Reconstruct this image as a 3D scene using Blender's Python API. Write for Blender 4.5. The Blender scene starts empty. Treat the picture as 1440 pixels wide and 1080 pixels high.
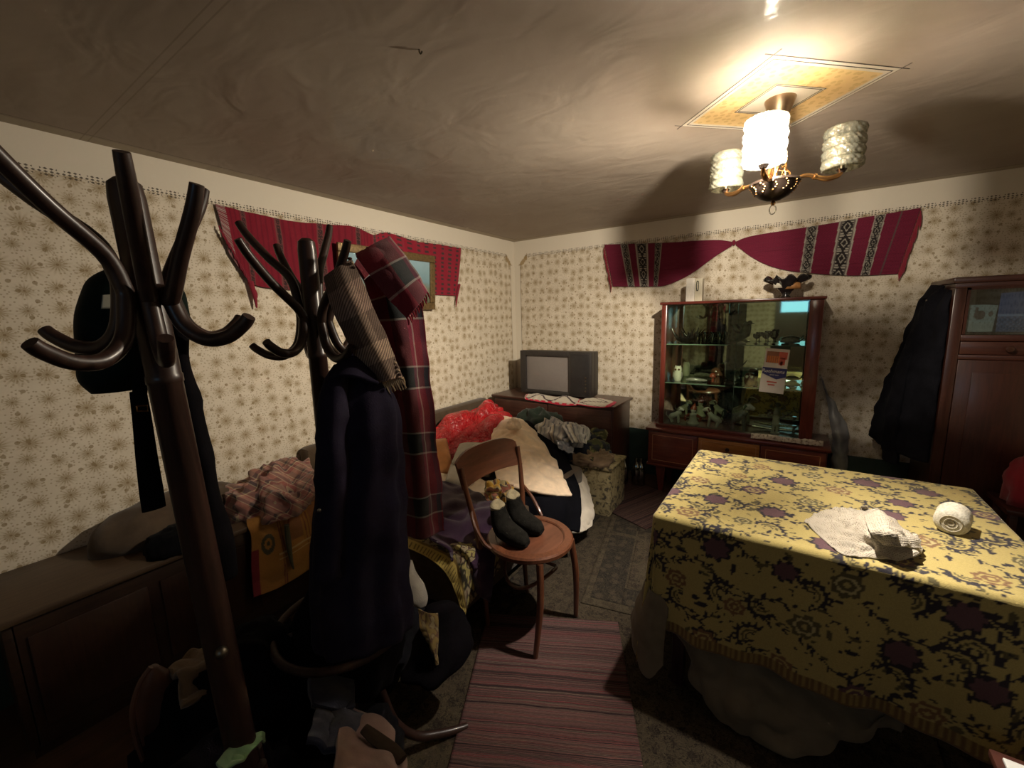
import bpy, bmesh, math, random
import numpy as np
from math import sin, cos, pi, radians
from mathutils import Vector, Matrix, noise

random.seed(7)
rng = np.random.default_rng(11)
scene = bpy.context.scene
COL = scene.collection

# ------------------------------------------------------------------ camera
CAM = Vector((0.0, 0.0, 1.5))
F = 585.0
R_CAM = Matrix((((0.8272939, 0.5611541, -0.0262827), (0.0682212, -0.1467958, -0.9868115), (-0.5576115, 0.8145901, -0.1597259))))     # rows: right, down, forward (world)
cam_d = bpy.data.cameras.new('camera')
cam_d.sensor_fit = 'HORIZONTAL'; cam_d.sensor_width = 36.0
cam_d.lens = 36.0 * F / 1440.0
cam_d.clip_start = 0.02
cam = bpy.data.objects.new('camera', cam_d)
COL.objects.link(cam)
right, down, fwd = [Vector(r) for r in R_CAM]
cam.matrix_world = Matrix(((right.x, -down.x, -fwd.x, CAM.x), (right.y, -down.y, -fwd.y, CAM.y),
                           (right.z, -down.z, -fwd.z, CAM.z), (0, 0, 0, 1)))
scene.camera = cam

# ------------------------------------------------------------------ world, exposure, lamps
scene.view_settings.view_transform = 'Standard'
scene.view_settings.look = 'None'
scene.view_settings.gamma = 1.0
scene.view_settings.use_curve_mapping = False
scene.view_settings.exposure = EXPO = 1.2
world = bpy.data.worlds.new('world'); scene.world = world
world.use_nodes = True
bg = world.node_tree.nodes['Background']
bg.inputs[0].default_value = (0.25, 0.42, 0.75, 1); bg.inputs[1].default_value = 0.25

BULB = Vector((-0.132, 1.735, 2.075))
ld = bpy.data.lights.new('bulb_light', 'POINT')
ld.energy = 400.0; ld.color = (1.0, 0.90, 0.80); ld.shadow_soft_size = 0.024
# invented emission curve: upward light cut so the ceiling does not burn out
ld.use_nodes = True
_nt = ld.node_tree; _em = next(n for n in _nt.nodes if n.type == 'EMISSION')
_tc = _nt.nodes.new('ShaderNodeTexCoord'); _sp = _nt.nodes.new('ShaderNodeSeparateXYZ'); _rp = _nt.nodes.new('ShaderNodeValToRGB')
_ma = _nt.nodes.new('ShaderNodeMath'); _ma.operation = 'MULTIPLY_ADD'; _ma.inputs[1].default_value = .5; _ma.inputs[2].default_value = .5
_nt.links.new(_tc.outputs['Normal'], _sp.inputs[0]); _nt.links.new(_sp.outputs[2], _ma.inputs[0]); _nt.links.new(_ma.outputs[0], _rp.inputs[0]); 
_dt = _nt.nodes.new('ShaderNodeVectorMath'); _dt.operation = 'DOT_PRODUCT'; _dt.inputs[1].default_value = (-.8, .6, 0)   # added weighting by direction: brightest towards the far left corner
_mb = _nt.nodes.new('ShaderNodeMath'); _mb.operation = 'MULTIPLY_ADD'; _mb.inputs[1].default_value = .5; _mb.inputs[2].default_value = .5
_ra = _nt.nodes.new('ShaderNodeValToRGB'); _mu = _nt.nodes.new('ShaderNodeMath'); _mu.operation = 'MULTIPLY'
_nt.links.new(_tc.outputs['Normal'], _dt.inputs[0]); _nt.links.new(_dt.outputs['Value'], _mb.inputs[0]); _nt.links.new(_mb.outputs[0], _ra.inputs[0])
_nt.links.new(_rp.outputs[0], _mu.inputs[0]); _nt.links.new(_ra.outputs[0], _mu.inputs[1]); _nt.links.new(_mu.outputs[0], _em.inputs['Strength'])
while len(_ra.color_ramp.elements) < 6: _ra.color_ramp.elements.new(.5)
_K = 1.0
for _e, (_p, _v) in zip(_ra.color_ramp.elements, ((-1, .16), (-.6, .48), (0, .21), (.35, .46), (.66, .74), (.9, 1.0))): _e.position = _p * .5 + .5; _v /= _K; _e.color = (_v, _v, _v, 1)
_K = 2.0; _cr = _rp.color_ramp; _cv = ((-1, 1.35), (-.8, 1.8), (-.45, 1.6), (-.1, 1.05), (.05, 1.0), (.2, .85), (.35, .46), (.5, .08), (.72, .008), (1, .004))
while len(_cr.elements) < len(_cv): _cr.elements.new(.5)
for _e, (_p, _v) in zip(_cr.elements, _cv): _e.position = _p * .5 + .5; _v /= _K; _e.color = (_v, _v, _v, 1)
lo = bpy.data.objects.new('bulb_light', ld); lo.location = BULB; COL.objects.link(lo)

# ------------------------------------------------------------------ points seen in the photograph, placed on real planes
def ray(px, py):
    v = Vector((px - 720.0, py - 540.0, F))
    return right * v.x + down * v.y + fwd * v.z
def P(px, py, x=None, y=None, z=None, r=None):
    d = ray(px, py)
    if x is not None: t = x / d.x
    elif y is not None: t = y / d.y
    elif z is not None: t = (z - CAM.z) / d.z
    else: t = r / math.hypot(d.x, d.y)
    return CAM + d * t

# ------------------------------------------------------------------ materials
def new_mat(name):
    m = bpy.data.materials.new(name); m.use_nodes = True
    nt = m.node_tree
    for n in list(nt.nodes):
        if n.type not in ('BSDF_PRINCIPLED', 'OUTPUT_MATERIAL'): nt.nodes.remove(n)
    b = next(n for n in nt.nodes if n.type == 'BSDF_PRINCIPLED')
    return m, nt, b
class N:
    """tiny node expression helper"""
    def __init__(s, nt): s.nt = nt
    def node(s, t, **kw):
        n = s.nt.nodes.new(t)
        for k, v in kw.items(): setattr(n, k, v)
        return n
    def put(s, sock, v):
        if isinstance(v, (int, float)): sock.default_value = v
        elif isinstance(v, (tuple, list)):
            sock.default_value = v if len(v) == len(sock.default_value) else tuple(v) + (1,)
        else: s.nt.links.new(v, sock)
    def m(s, op, a, b=0.0, c=0.0, clamp=False):
        n = s.node('ShaderNodeMath', operation=op, use_clamp=clamp)
        s.put(n.inputs[0], a); s.put(n.inputs[1], b); s.put(n.inputs[2], c)
        return n.outputs[0]
    def mix(s, f, a, b, blend='MIX'):
        n = s.node('ShaderNodeMix', data_type='RGBA', blend_type=blend)
        s.put(n.inputs[0], f); s.put(n.inputs[6], a); s.put(n.inputs[7], b)
        return n.outputs[2]
    def obj(s): return s.node('ShaderNodeTexCoord').outputs['Object']
    def uv(s): return s.node('ShaderNodeTexCoord').outputs['UV']
    def geo(s): return s.node('ShaderNodeNewGeometry').outputs['Position']
    def sep(s, v):
        n = s.node('ShaderNodeSeparateXYZ'); s.put(n.inputs[0], v); return n.outputs
    def comb(s, x, y, z=0.0):
        n = s.node('ShaderNodeCombineXYZ'); s.put(n.inputs[0], x); s.put(n.inputs[1], y); s.put(n.inputs[2], z)
        return n.outputs[0]
    def noise(s, vec, scale, detail=3, rough=.55, dist=0.0, color=False):
        n = s.node('ShaderNodeTexNoise'); s.put(n.inputs['Vector'], vec)
        n.inputs['Scale'].default_value = scale; n.inputs['Detail'].default_value = detail
        n.inputs['Roughness'].default_value = rough; n.inputs['Distortion'].default_value = dist
        return n.outputs['Color' if color else 'Fac']
    def vor(s, vec, scale, rand=1.0, dims='2D', feature='F1'):
        n = s.node('ShaderNodeTexVoronoi', voronoi_dimensions=dims, feature=feature); s.put(n.inputs['Vector'], vec)
        n.inputs['Scale'].default_value = scale; n.inputs['Randomness'].default_value = rand
        return n.outputs
    def mapping(s, vec, scale=(1, 1, 1), rot=(0, 0, 0), loc=(0, 0, 0)):
        n = s.node('ShaderNodeMapping'); s.put(n.inputs[0], vec)
        n.inputs[1].default_value = loc; n.inputs[2].default_value = rot; n.inputs[3].default_value = scale
        return n.outputs[0]
    def ramp(s, f, stops, interp='LINEAR'):
        n = s.node('ShaderNodeValToRGB'); s.put(n.inputs[0], f)
        cr = n.color_ramp; cr.interpolation = interp
        while len(cr.elements) < len(stops): cr.elements.new(0.5)
        for e, (p, c) in zip(cr.elements, stops):
            e.position = p; e.color = tuple(c) + (1,) if len(c) == 3 else c
        return n.outputs[0]
    def bump(s, h, strength=.3, dist=.01):
        n = s.node('ShaderNodeBump'); s.put(n.inputs['Height'], h)
        n.inputs['Strength'].default_value = strength; n.inputs['Distance'].default_value = dist
        return n.outputs[0]
MATS = {}
def simple(name, col, rough=.6, var=.15, scale=20, bump=.15, bdist=.004, metal=0.0, spec=.4, coat=0, sheen=0):
    if name in MATS: return MATS[name]
    m, nt, b = new_mat(name); e = N(nt)
    nz = e.noise(e.obj(), scale, 4)
    lo_ = tuple(c * (1 - var) for c in col); hi = tuple(min(1, c * (1 + var)) for c in col)
    e.put(b.inputs['Base Color'], e.ramp(nz, [(.3, lo_), (.7, hi)]))
    b.inputs['Roughness'].default_value = rough; b.inputs['Metallic'].default_value = metal
    b.inputs['Specular IOR Level'].default_value = spec
    if coat: b.inputs['Coat Weight'].default_value = coat; b.inputs['Coat Roughness'].default_value = .12
    if sheen: b.inputs['Sheen Weight'].default_value = sheen; b.inputs['Sheen Roughness'].default_value = .4
    if bump: e.put(b.inputs['Normal'], e.bump(nz, bump, bdist))
    MATS[name] = m; return m
def fabric(name, col, scale=400, rough=.9, var=.12, bump=.25, sheen=.15, soft=14, metal=0, spec=.2):
    if name in MATS: return MATS[name]
    m, nt, b = new_mat(name); e = N(nt)
    nz = e.noise(e.obj(), soft, 3); fine = e.noise(e.obj(), scale, 2)
    lo_ = tuple(c * (1 - var) for c in col); hi = tuple(min(1, c * (1 + var)) for c in col)
    e.put(b.inputs['Base Color'], e.ramp(nz, [(.3, lo_), (.7, hi)]))
    b.inputs['Roughness'].default_value = rough; b.inputs['Specular IOR Level'].default_value = spec if max(col) > .03 else .03
    b.inputs['Sheen Weight'].default_value = sheen if max(col) > .03 else sheen * .15
    e.put(b.inputs['Normal'], e.bump(fine, bump, .002))
    MATS[name] = m; return m
def wood(name, c1, c2, rough=.35, axis=0, coat=.3, scale=6, grain=14, spec=.4):
    if name in MATS: return MATS[name]
    m, nt, b = new_mat(name); e = N(nt)
    sc = [grain, grain, grain]; sc[axis] = 1.0
    v = e.mapping(e.obj(), scale=tuple(sc))
    nz = e.noise(v, scale, 5, .6, .6); big = e.noise(e.obj(), 3, 2)
    f = e.m('ADD', e.m('MULTIPLY', nz, .75), e.m('MULTIPLY', big, .25))
    e.put(b.inputs['Base Color'], e.ramp(f, [(.35, c1), (.65, c2)]))
    b.inputs['Roughness'].default_value = rough; b.inputs['Coat Weight'].default_value = coat
    b.inputs['Coat Roughness'].default_value = .2; b.inputs['Specular IOR Level'].default_value = spec
    e.put(b.inputs['Normal'], e.bump(nz, .08, .002))
    MATS[name] = m; return m
def vcol(name, rough=.9, sheen=.15, bump=.3, bscale=500):
    if name in MATS: return MATS[name]
    m, nt, b = new_mat(name); e = N(nt)
    a = e.node('ShaderNodeAttribute', attribute_name='Col').outputs['Color']
    fine = e.noise(e.obj(), bscale, 2)
    e.put(b.inputs['Base Color'], e.mix(.25, a, e.ramp(fine, [(.3, (.35, .35, .35)), (.7, (1, 1, 1))]), 'MULTIPLY'))
    b.inputs['Roughness'].default_value = rough; b.inputs['Specular IOR Level'].default_value = .2
    b.inputs['Sheen Weight'].default_value = sheen
    e.put(b.inputs['Normal'], e.bump(fine, bump, .002))
    MATS[name] = m; return m
def plaid(name, us, vs, wu=1.0, wv=1.0, rough=.95, twill=0, blend=.5):
    """us / vs: constant ramps over one repeat of the sett along u and v (metres)"""
    m, nt, b = new_mat(name); e = N(nt)
    s = e.sep(e.uv())
    fu = e.m('FRACT', e.m('MULTIPLY', s[0], 1 / wu)); fv = e.m('FRACT', e.m('MULTIPLY', s[1], 1 / wv))
    c = e.mix(blend, e.ramp(fu, us, 'CONSTANT'), e.ramp(fv, vs, 'CONSTANT'))
    if twill:
        t = e.m('FRACT', e.m('MULTIPLY', e.m('ADD', s[0], s[1]), twill))
        c = e.mix(e.m('MULTIPLY', e.m('LESS_THAN', t, .5), .75), c, (.07, .045, .035))
    fine = e.noise(e.obj(), 350, 2)
    c = e.mix(.3, c, e.ramp(fine, [(.3, (.4, .4, .4)), (.7, (1, 1, 1))]), 'MULTIPLY')
    e.put(b.inputs['Base Color'], c)
    b.inputs['Roughness'].default_value = rough; b.inputs['Sheen Weight'].default_value = .2
    b.inputs['Specular IOR Level'].default_value = .2
    e.put(b.inputs['Normal'], e.bump(fine, .3, .003))
    MATS[name] = m; return m

# ------------------------------------------------------------------ objects
WM = {}                                     # world matrix of every thing, by object name
def thing(name, label, cat, loc=(0, 0, 0), rotz=0.0, group=None, kind=None):
    o = bpy.data.objects.new(name, None); COL.objects.link(o)
    o.location = loc; o.rotation_euler = (0, 0, rotz); o.empty_display_size = .05
    o['label'] = label; o['category'] = cat
    if group: o['group'] = group
    WM[o.name] = Matrix.Translation(Vector(loc)) @ Matrix.Rotation(rotz, 4, 'Z')
    return o
def tag(o, label=None, cat=None, group=None, kind=None):
    if label: o['label'] = label
    if cat: o['category'] = cat
    if group: o['group'] = group
    if kind: o['kind'] = kind
    return o
def link(name, me, mat, parent=None, local=False, smooth=True):
    """mesh in world coordinates (local=True: already in the parent's own coordinates)"""
    if mat is not None and not me.materials: me.materials.append(mat)
    o = bpy.data.objects.new(name, me); COL.objects.link(o)
    if smooth:
        me.shade_smooth()
    if parent is not None:
        o.parent = parent; W = WM[parent.name]
        if not local: me.transform(W.inverted())
        WM[o.name] = W
    else:
        if not local and len(me.vertices):
            co = np.empty(len(me.vertices) * 3); me.vertices.foreach_get('co', co); co = co.reshape(-1, 3)
            c = Vector(((co[:, 0].min() + co[:, 0].max()) / 2, (co[:, 1].min() + co[:, 1].max()) / 2, co[:, 2].min()))
            me.transform(Matrix.Translation(-c)); o.location = c
        WM[o.name] = Matrix.Translation(o.location)
    return o
def me_from(verts, faces, uvs=None):
    me = bpy.data.meshes.new('mesh')
    me.from_pydata([tuple(v) for v in verts], [], faces)
    if uvs is not None:
        ul = me.uv_layers.new(name='UVMap')
        li = np.empty(len(me.loops), dtype=np.int32); me.loops.foreach_get('vertex_index', li)
        ul.data.foreach_set('uv', np.asarray(uvs, dtype=np.float32)[li].ravel())
    me.update(); return me
def sharp(me, ang=35):
    try: me.set_sharp_from_angle(angle=radians(ang))
    except Exception: pass
def bm_mesh(bm):
    me = bpy.data.meshes.new('mesh'); bmesh.ops.recalc_face_normals(bm, faces=bm.faces); bm.to_mesh(me); bm.free(); return me
class MB:
    """collects shapes into one mesh"""
    def __init__(s): s.v = []; s.f = []
    def add(s, v, f):
        n = len(s.v); s.v += [Vector(p) for p in v]; s.f += [tuple(i + n for i in q) for q in f]; return s
    def box(s, x0, x1, y0, y1, z0, z1, M=None, bev=0.0):
        bm = bmesh.new(); bmesh.ops.create_cube(bm, size=1)
        for v in bm.verts:
            v.co = Vector((x0 + (v.co.x + .5) * (x1 - x0), y0 + (v.co.y + .5) * (y1 - y0), z0 + (v.co.z + .5) * (z1 - z0)))
        if bev: bmesh.ops.bevel(bm, geom=list(bm.edges), offset=bev, segments=2, affect='EDGES', profile=.5)
        bm.verts.index_update()
        vs = [v.co.copy() for v in bm.verts]; fs = [[v.index for v in f.verts] for f in bm.faces]; bm.free()
        if M is not None: vs = [M @ v for v in vs]
        return s.add(vs, fs)
    def tube(s, pts, rad, n=10, smooth=0, flat=1.0, caps=True, up=None):
        pts = [Vector(p) for p in pts]
        rad = [rad] * len(pts) if isinstance(rad, (int, float)) else list(rad)
        if smooth: pts, rad = catmull(pts, rad, smooth)
        v = []; f = []
        up = Vector(up) if up else None
        prev = None
        for i, p in enumerate(pts):
            t = (pts[min(i + 1, len(pts) - 1)] - pts[max(i - 1, 0)])
            if t.length < 1e-9: t = Vector((0, 0, 1))
            t.normalize()
            if prev is None:
                a = up if up else (Vector((0, 0, 1)) if abs(t.z) < .9 else Vector((1, 0, 0)))
                u = (a - t * a.dot(t)).normalized()
            else:
                u = (prev - t * prev.dot(t))
                u = u.normalized() if u.length > 1e-6 else prev
            prev = u; w = t.cross(u)
            for k in range(n):
                a = 2 * pi * k / n
                v.append(p + u * (cos(a) * rad[i] * flat) + w * (sin(a) * rad[i]))
        for i in range(len(pts) - 1):
            for k in range(n):
                a = i * n + k; b = i * n + (k + 1) % n
                f.append((a, b, b + n, a + n))
        if caps:
            f.append(tuple(range(n - 1, -1, -1))); f.append(tuple((len(pts) - 1) * n + k for k in range(n)))
        return s.add(v, f)
    def lathe(s, prof, n=20, c=(0, 0, 0), axis=None, close=False):
        """prof: (radius, height) pairs about z through c; axis: direction that replaces z"""
        c = Vector(c); M = Matrix.Identity(3)
        if axis is not None: M = Vector((0, 0, 1)).rotation_difference(Vector(axis)).to_matrix()
        v = []; f = []
        for (r, h) in prof:
            for k in range(n):
                a = 2 * pi * k / n
                v.append(c + M @ Vector((r * cos(a), r * sin(a), h)))
        m = len(prof)
        for i in range(m - 1 if not close else m):
            j = (i + 1) % m
            for k in range(n):
                f.append((i * n + k, i * n + (k + 1) % n, j * n + (k + 1) % n, j * n + k))
        if not close:
            if prof[0][0] > 1e-4: f.append(tuple(range(n - 1, -1, -1)))
            if prof[-1][0] > 1e-4: f.append(tuple((m - 1) * n + k for k in range(n)))
        return s.add(v, f)
    def ball(s, c, r, n=12, M=None):
        """ellipsoid, r = (rx,ry,rz)"""
        r = (r, r, r) if isinstance(r, (int, float)) else r
        v = []; f = []; m = max(6, n // 2 + 1); c = Vector(c)
        for i in range(m + 1):
            th = pi * i / m
            for k in range(n):
                a = 2 * pi * k / n
                p = Vector((r[0] * sin(th) * cos(a), r[1] * sin(th) * sin(a), -r[2] * cos(th)))
                v.append(c + (M @ p if M is not None else p))
        for i in range(m):
            for k in range(n):
                f.append((i * n + k, i * n + (k + 1) % n, (i + 1) * n + (k + 1) % n, (i + 1) * n + k))
        return s.add(v, f)
    def prism(s, poly, z0, z1, M=None):
        n = len(poly)
        v = [Vector((p[0], p[1], z0)) for p in poly] + [Vector((p[0], p[1], z1)) for p in poly]
        if M is not None: v = [M @ q for q in v]
        f = [tuple(range(n - 1, -1, -1)), tuple(range(n, 2 * n))] + [(i, (i + 1) % n, n + (i + 1) % n, n + i) for i in range(n)]
        return s.add(v, f)
    def mesh(s, weld=True):
        bm = bmesh.new(); vs = [bm.verts.new(v) for v in s.v]
        for q in s.f:
            try: bm.faces.new([vs[i] for i in q])
            except ValueError: pass
        if weld: bmesh.ops.remove_doubles(bm, verts=bm.verts, dist=1e-6)
        return bm_mesh(bm)
    def build(s, name, mat, parent=None, local=False, ang=40):
        me = s.mesh(); o = link(name, me, mat, parent, local); sharp(me, ang); return o
def catmull(pts, rad, k):
    out = []; ro = []; n = len(pts)
    for i in range(n - 1):
        p0, p1, p2, p3 = pts[max(i - 1, 0)], pts[i], pts[i + 1], pts[min(i + 2, n - 1)]
        for j in range(k):
            t = j / k
            out.append(.5 * ((2 * p1) + (p2 - p0) * t + (2 * p0 - 5 * p1 + 4 * p2 - p3) * t * t + (3 * p1 - p0 - 3 * p2 + p3) * t ** 3))
            ro.append(rad[i] * (1 - t) + rad[i + 1] * t)
    out.append(pts[-1]); ro.append(rad[-1]); return out, ro
def box(name, mat, parent, x0, x1, y0, y1, z0, z1, bev=.003, M=None):
    return MB().box(x0, x1, y0, y1, z0, z1, M, bev).build(name, mat, parent)

def interp_net(ctrl, nu, nv):
    C = np.array([[tuple(p) for p in row] for row in ctrl], float)     # rows (v) x cols (u) x 3
    def cm(A, n):                                                       # along axis 0
        m = A.shape[0]; t = np.linspace(0, m - 1, n); i = np.minimum(t.astype(int), m - 2); f = (t - i)[:, None, None]
        g = lambda k: A[np.clip(k, 0, m - 1)]
        p0, p1, p2, p3 = g(i - 1), g(i), g(i + 1), g(i + 2)
        return .5 * (2 * p1 + (p2 - p0) * f + (2 * p0 - 5 * p1 + 4 * p2 - p3) * f * f + (3 * p1 - p0 - 3 * p2 + p3) * f ** 3)
    B = cm(C, nv); return cm(B.transpose(1, 0, 2), nu).transpose(1, 0, 2)
def fnoise(G, freq, seed=0.0, ridge=False, aniso=(1, 1, 1)):
    out = np.empty(G.shape[:2]); off = Vector((seed * 3.7, seed * 1.3, seed * 2.1))
    for i in range(G.shape[0]):
        for j in range(G.shape[1]):
            p = Vector((G[i, j, 0] * aniso[0], G[i, j, 1] * aniso[1], G[i, j, 2] * aniso[2])) * freq + off
            v = noise.noise(p) + .45 * noise.noise(p * 2.1 + off)
            out[i, j] = (1 - 2.2 * abs(v)) if ridge else v
    return out
def grid_normals(G):
    du = np.gradient(G, axis=1); dv = np.gradient(G, axis=0); n = np.cross(du, dv)
    return n / (np.linalg.norm(n, axis=2, keepdims=True) + 1e-12)
def patch(name, ctrl, mat, parent=None, nu=40, nv=40, thick=.006, amp=0.0, freq=8, ridge=True, seed=1.0,
          aniso=(1, 1, 1), floor=None, uvs=1.0, folds=None, colfn=None):
    """cloth: a smooth net with creases pushed along its normal and a real thickness"""
    G = interp_net(ctrl, nu, nv); Nn = grid_normals(G)
    if amp:
        G = G + Nn * (amp * fnoise(G, freq, seed, ridge, aniso))[:, :, None]
    if folds:                                                            # (amplitude, count along u, phase)
        a, k, ph = folds; u = np.linspace(0, 1, nu)[None, :, None]
        G = G + Nn * a * np.sin(2 * pi * k * u + ph)
    if floor is not None: G[:, :, 2] = np.maximum(G[:, :, 2], floor)
    Nn = grid_normals(G)
    su = np.linalg.norm(np.diff(G, axis=1), axis=2).mean(0); sv = np.linalg.norm(np.diff(G, axis=0), axis=2).mean(1)
    U = np.concatenate([[0], np.cumsum(su)]) * uvs; V = np.concatenate([[0], np.cumsum(sv)]) * uvs
    A = (G + Nn * thick / 2).reshape(-1, 3); B = (G - Nn * thick / 2).reshape(-1, 3)
    v = np.vstack([A, B]); n = nu * nv; f = []
    for i in range(nv - 1):
        for j in range(nu - 1):
            a = i * nu + j
            f.append((a, a + 1, a + nu + 1, a + nu)); f.append((n + a, n + a + nu, n + a + nu + 1, n + a + 1))
    rim = [j for j in range(nu)] + [i * nu + nu - 1 for i in range(1, nv)] + [(nv - 1) * nu + j for j in range(nu - 2, -1, -1)] + [i * nu for i in range(nv - 2, 0, -1)]
    for k in range(len(rim)):
        a, b = rim[k], rim[(k + 1) % len(rim)]; f.append((b, a, n + a, n + b))
    uv = np.array([(U[j], V[i]) for i in range(nv) for j in range(nu)]); uv = np.vstack([uv, uv])
    me = me_from(v, f, uv)
    if colfn is not None:
        c = np.array([colfn(j / (nu - 1), i / (nv - 1)) for i in range(nv) for j in range(nu)]); c = np.vstack([c, c])
        setcol(me, c)
    return link(name, me, mat, parent)
def setcol(me, c):
    at = me.color_attributes.new('Col', 'FLOAT_COLOR', 'POINT')
    d = np.ones((len(me.vertices), 4), np.float32); d[:, :3] = c; at.data.foreach_set('color', d.ravel())
def heap(name, mat, cx, cy, rx, ry, z0, h, parent=None, rot=0.0, amp=.03, freq=9, seed=1.0, n=44, sq=2.4, power=.6, tilt=(0, 0), low=.0):
    """a crumpled mound of cloth lying on z0, closed underneath"""
    v = []; m = n // 2
    for i in range(m + 1):
        q = i / m
        for k in range(n):
            a = 2 * pi * k / n
            w = (abs(cos(a)) ** sq + abs(sin(a)) ** sq) ** (-1 / sq)
            th = q * pi / 2; rr = sin(th); zz = max(0.0, cos(th)) ** power
            x = rx * w * rr * cos(a); y = ry * w * rr * sin(a)
            X = cx + x * cos(rot) - y * sin(rot); Y = cy + x * sin(rot) + y * cos(rot)
            Z = z0 + h * zz + (tilt[0] * x + tilt[1] * y) * zz
            p = Vector((X, Y, Z)) * freq + Vector((seed * 5.1, seed * 2.3, seed))
            d = (1 - 2.4 * abs(noise.noise(p))) * .65 + .35 * (1 - 2.4 * abs(noise.noise(p * 2.3)))
            nrm = Vector((x / rx, y / ry, zz + .15)).normalized()
            nrm = Vector((nrm.x * cos(rot) - nrm.y * sin(rot), nrm.x * sin(rot) + nrm.y * cos(rot), nrm.z))
            pt = Vector((X, Y, Z)) + nrm * (d - .4) * amp
            pt.z = max(pt.z, z0 + low)
            if i == m: pt.z = z0 + low
            v.append(pt)
    f = []
    for i in range(m):
        for k in range(n):
            f.append((i * n + k, (i + 1) * n + k, (i + 1) * n + (k + 1) % n, i * n + (k + 1) % n))
    f.append(tuple(m * n + k for k in range(n - 1, -1, -1)))
    uv = [(p.x, p.y + p.z) for p in v]
    me = me_from(v, f, uv); bm = bmesh.new(); bm.from_mesh(me); bmesh.ops.remove_doubles(bm, verts=bm.verts, dist=1e-6)
    bm.to_mesh(me); bm.free()
    return link(name, me, mat, parent)

# ------------------------------------------------------------------ painted patterns (numpy, sampled onto dense cloth as vertex colour)
class Canvas:
    def __init__(s, w, h, res, base):
        s.w, s.h, s.res = w, h, res
        s.a = np.ones((int(h / res), int(w / res), 3)) * np.array(base)
        s.Y, s.X = np.mgrid[0:s.a.shape[0], 0:s.a.shape[1]].astype(float) * res
    def _win(s, cx, cy, R):
        i0 = max(0, int((cy - R) / s.res)); i1 = min(s.a.shape[0], int((cy + R) / s.res) + 2)
        j0 = max(0, int((cx - R) / s.res)); j1 = min(s.a.shape[1], int((cx + R) / s.res) + 2)
        return slice(i0, i1), slice(j0, j1)
    def ell(s, cx, cy, a, b, rot, col, lobes=0, la=0.0):
        I, J = s._win(cx, cy, max(a, b) * (1 + la) + s.res)
        x = s.X[I, J] - cx; y = s.Y[I, J] - cy
        if x.size == 0: return
        u = (x * cos(rot) + y * sin(rot)) / a; v = (-x * sin(rot) + y * cos(rot)) / b
        r = np.hypot(u, v)
        lim = 1 + la * np.cos(lobes * np.arctan2(v, u)) if lobes else 1
        s.a[I, J][r < lim] = col
    def leaf(s, cx, cy, L, w, rot, col):
        I, J = s._win(cx, cy, L)
        x = s.X[I, J] - cx; y = s.Y[I, J] - cy
        if x.size == 0: return
        u = (x * cos(rot) + y * sin(rot)) / L; v = (-x * sin(rot) + y * cos(rot)) / w
        ok = (np.abs(u) < .5) & (np.abs(v) < .5 * np.sqrt(np.clip(1 - (2 * u) ** 2, 0, 1)) * (1.1 - .8 * u))
        s.a[I, J][ok] = col
    def line(s, pts, w, col):
        for (x, y) in pts: s.ell(x, y, w, w, 0, col)
    def sample(s, x, y):
        i = np.clip((y / s.res).astype(int), 0, s.a.shape[0] - 1); j = np.clip((x / s.res).astype(int), 0, s.a.shape[1] - 1)
        return s.a[i, j]

# ================================================================== the room
XL, XR, YB, YF, ZC = -2.53, 1.95, 3.80, -1.55, 2.275       # left wall, right wall, far wall, wall behind the camera, ceiling

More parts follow.
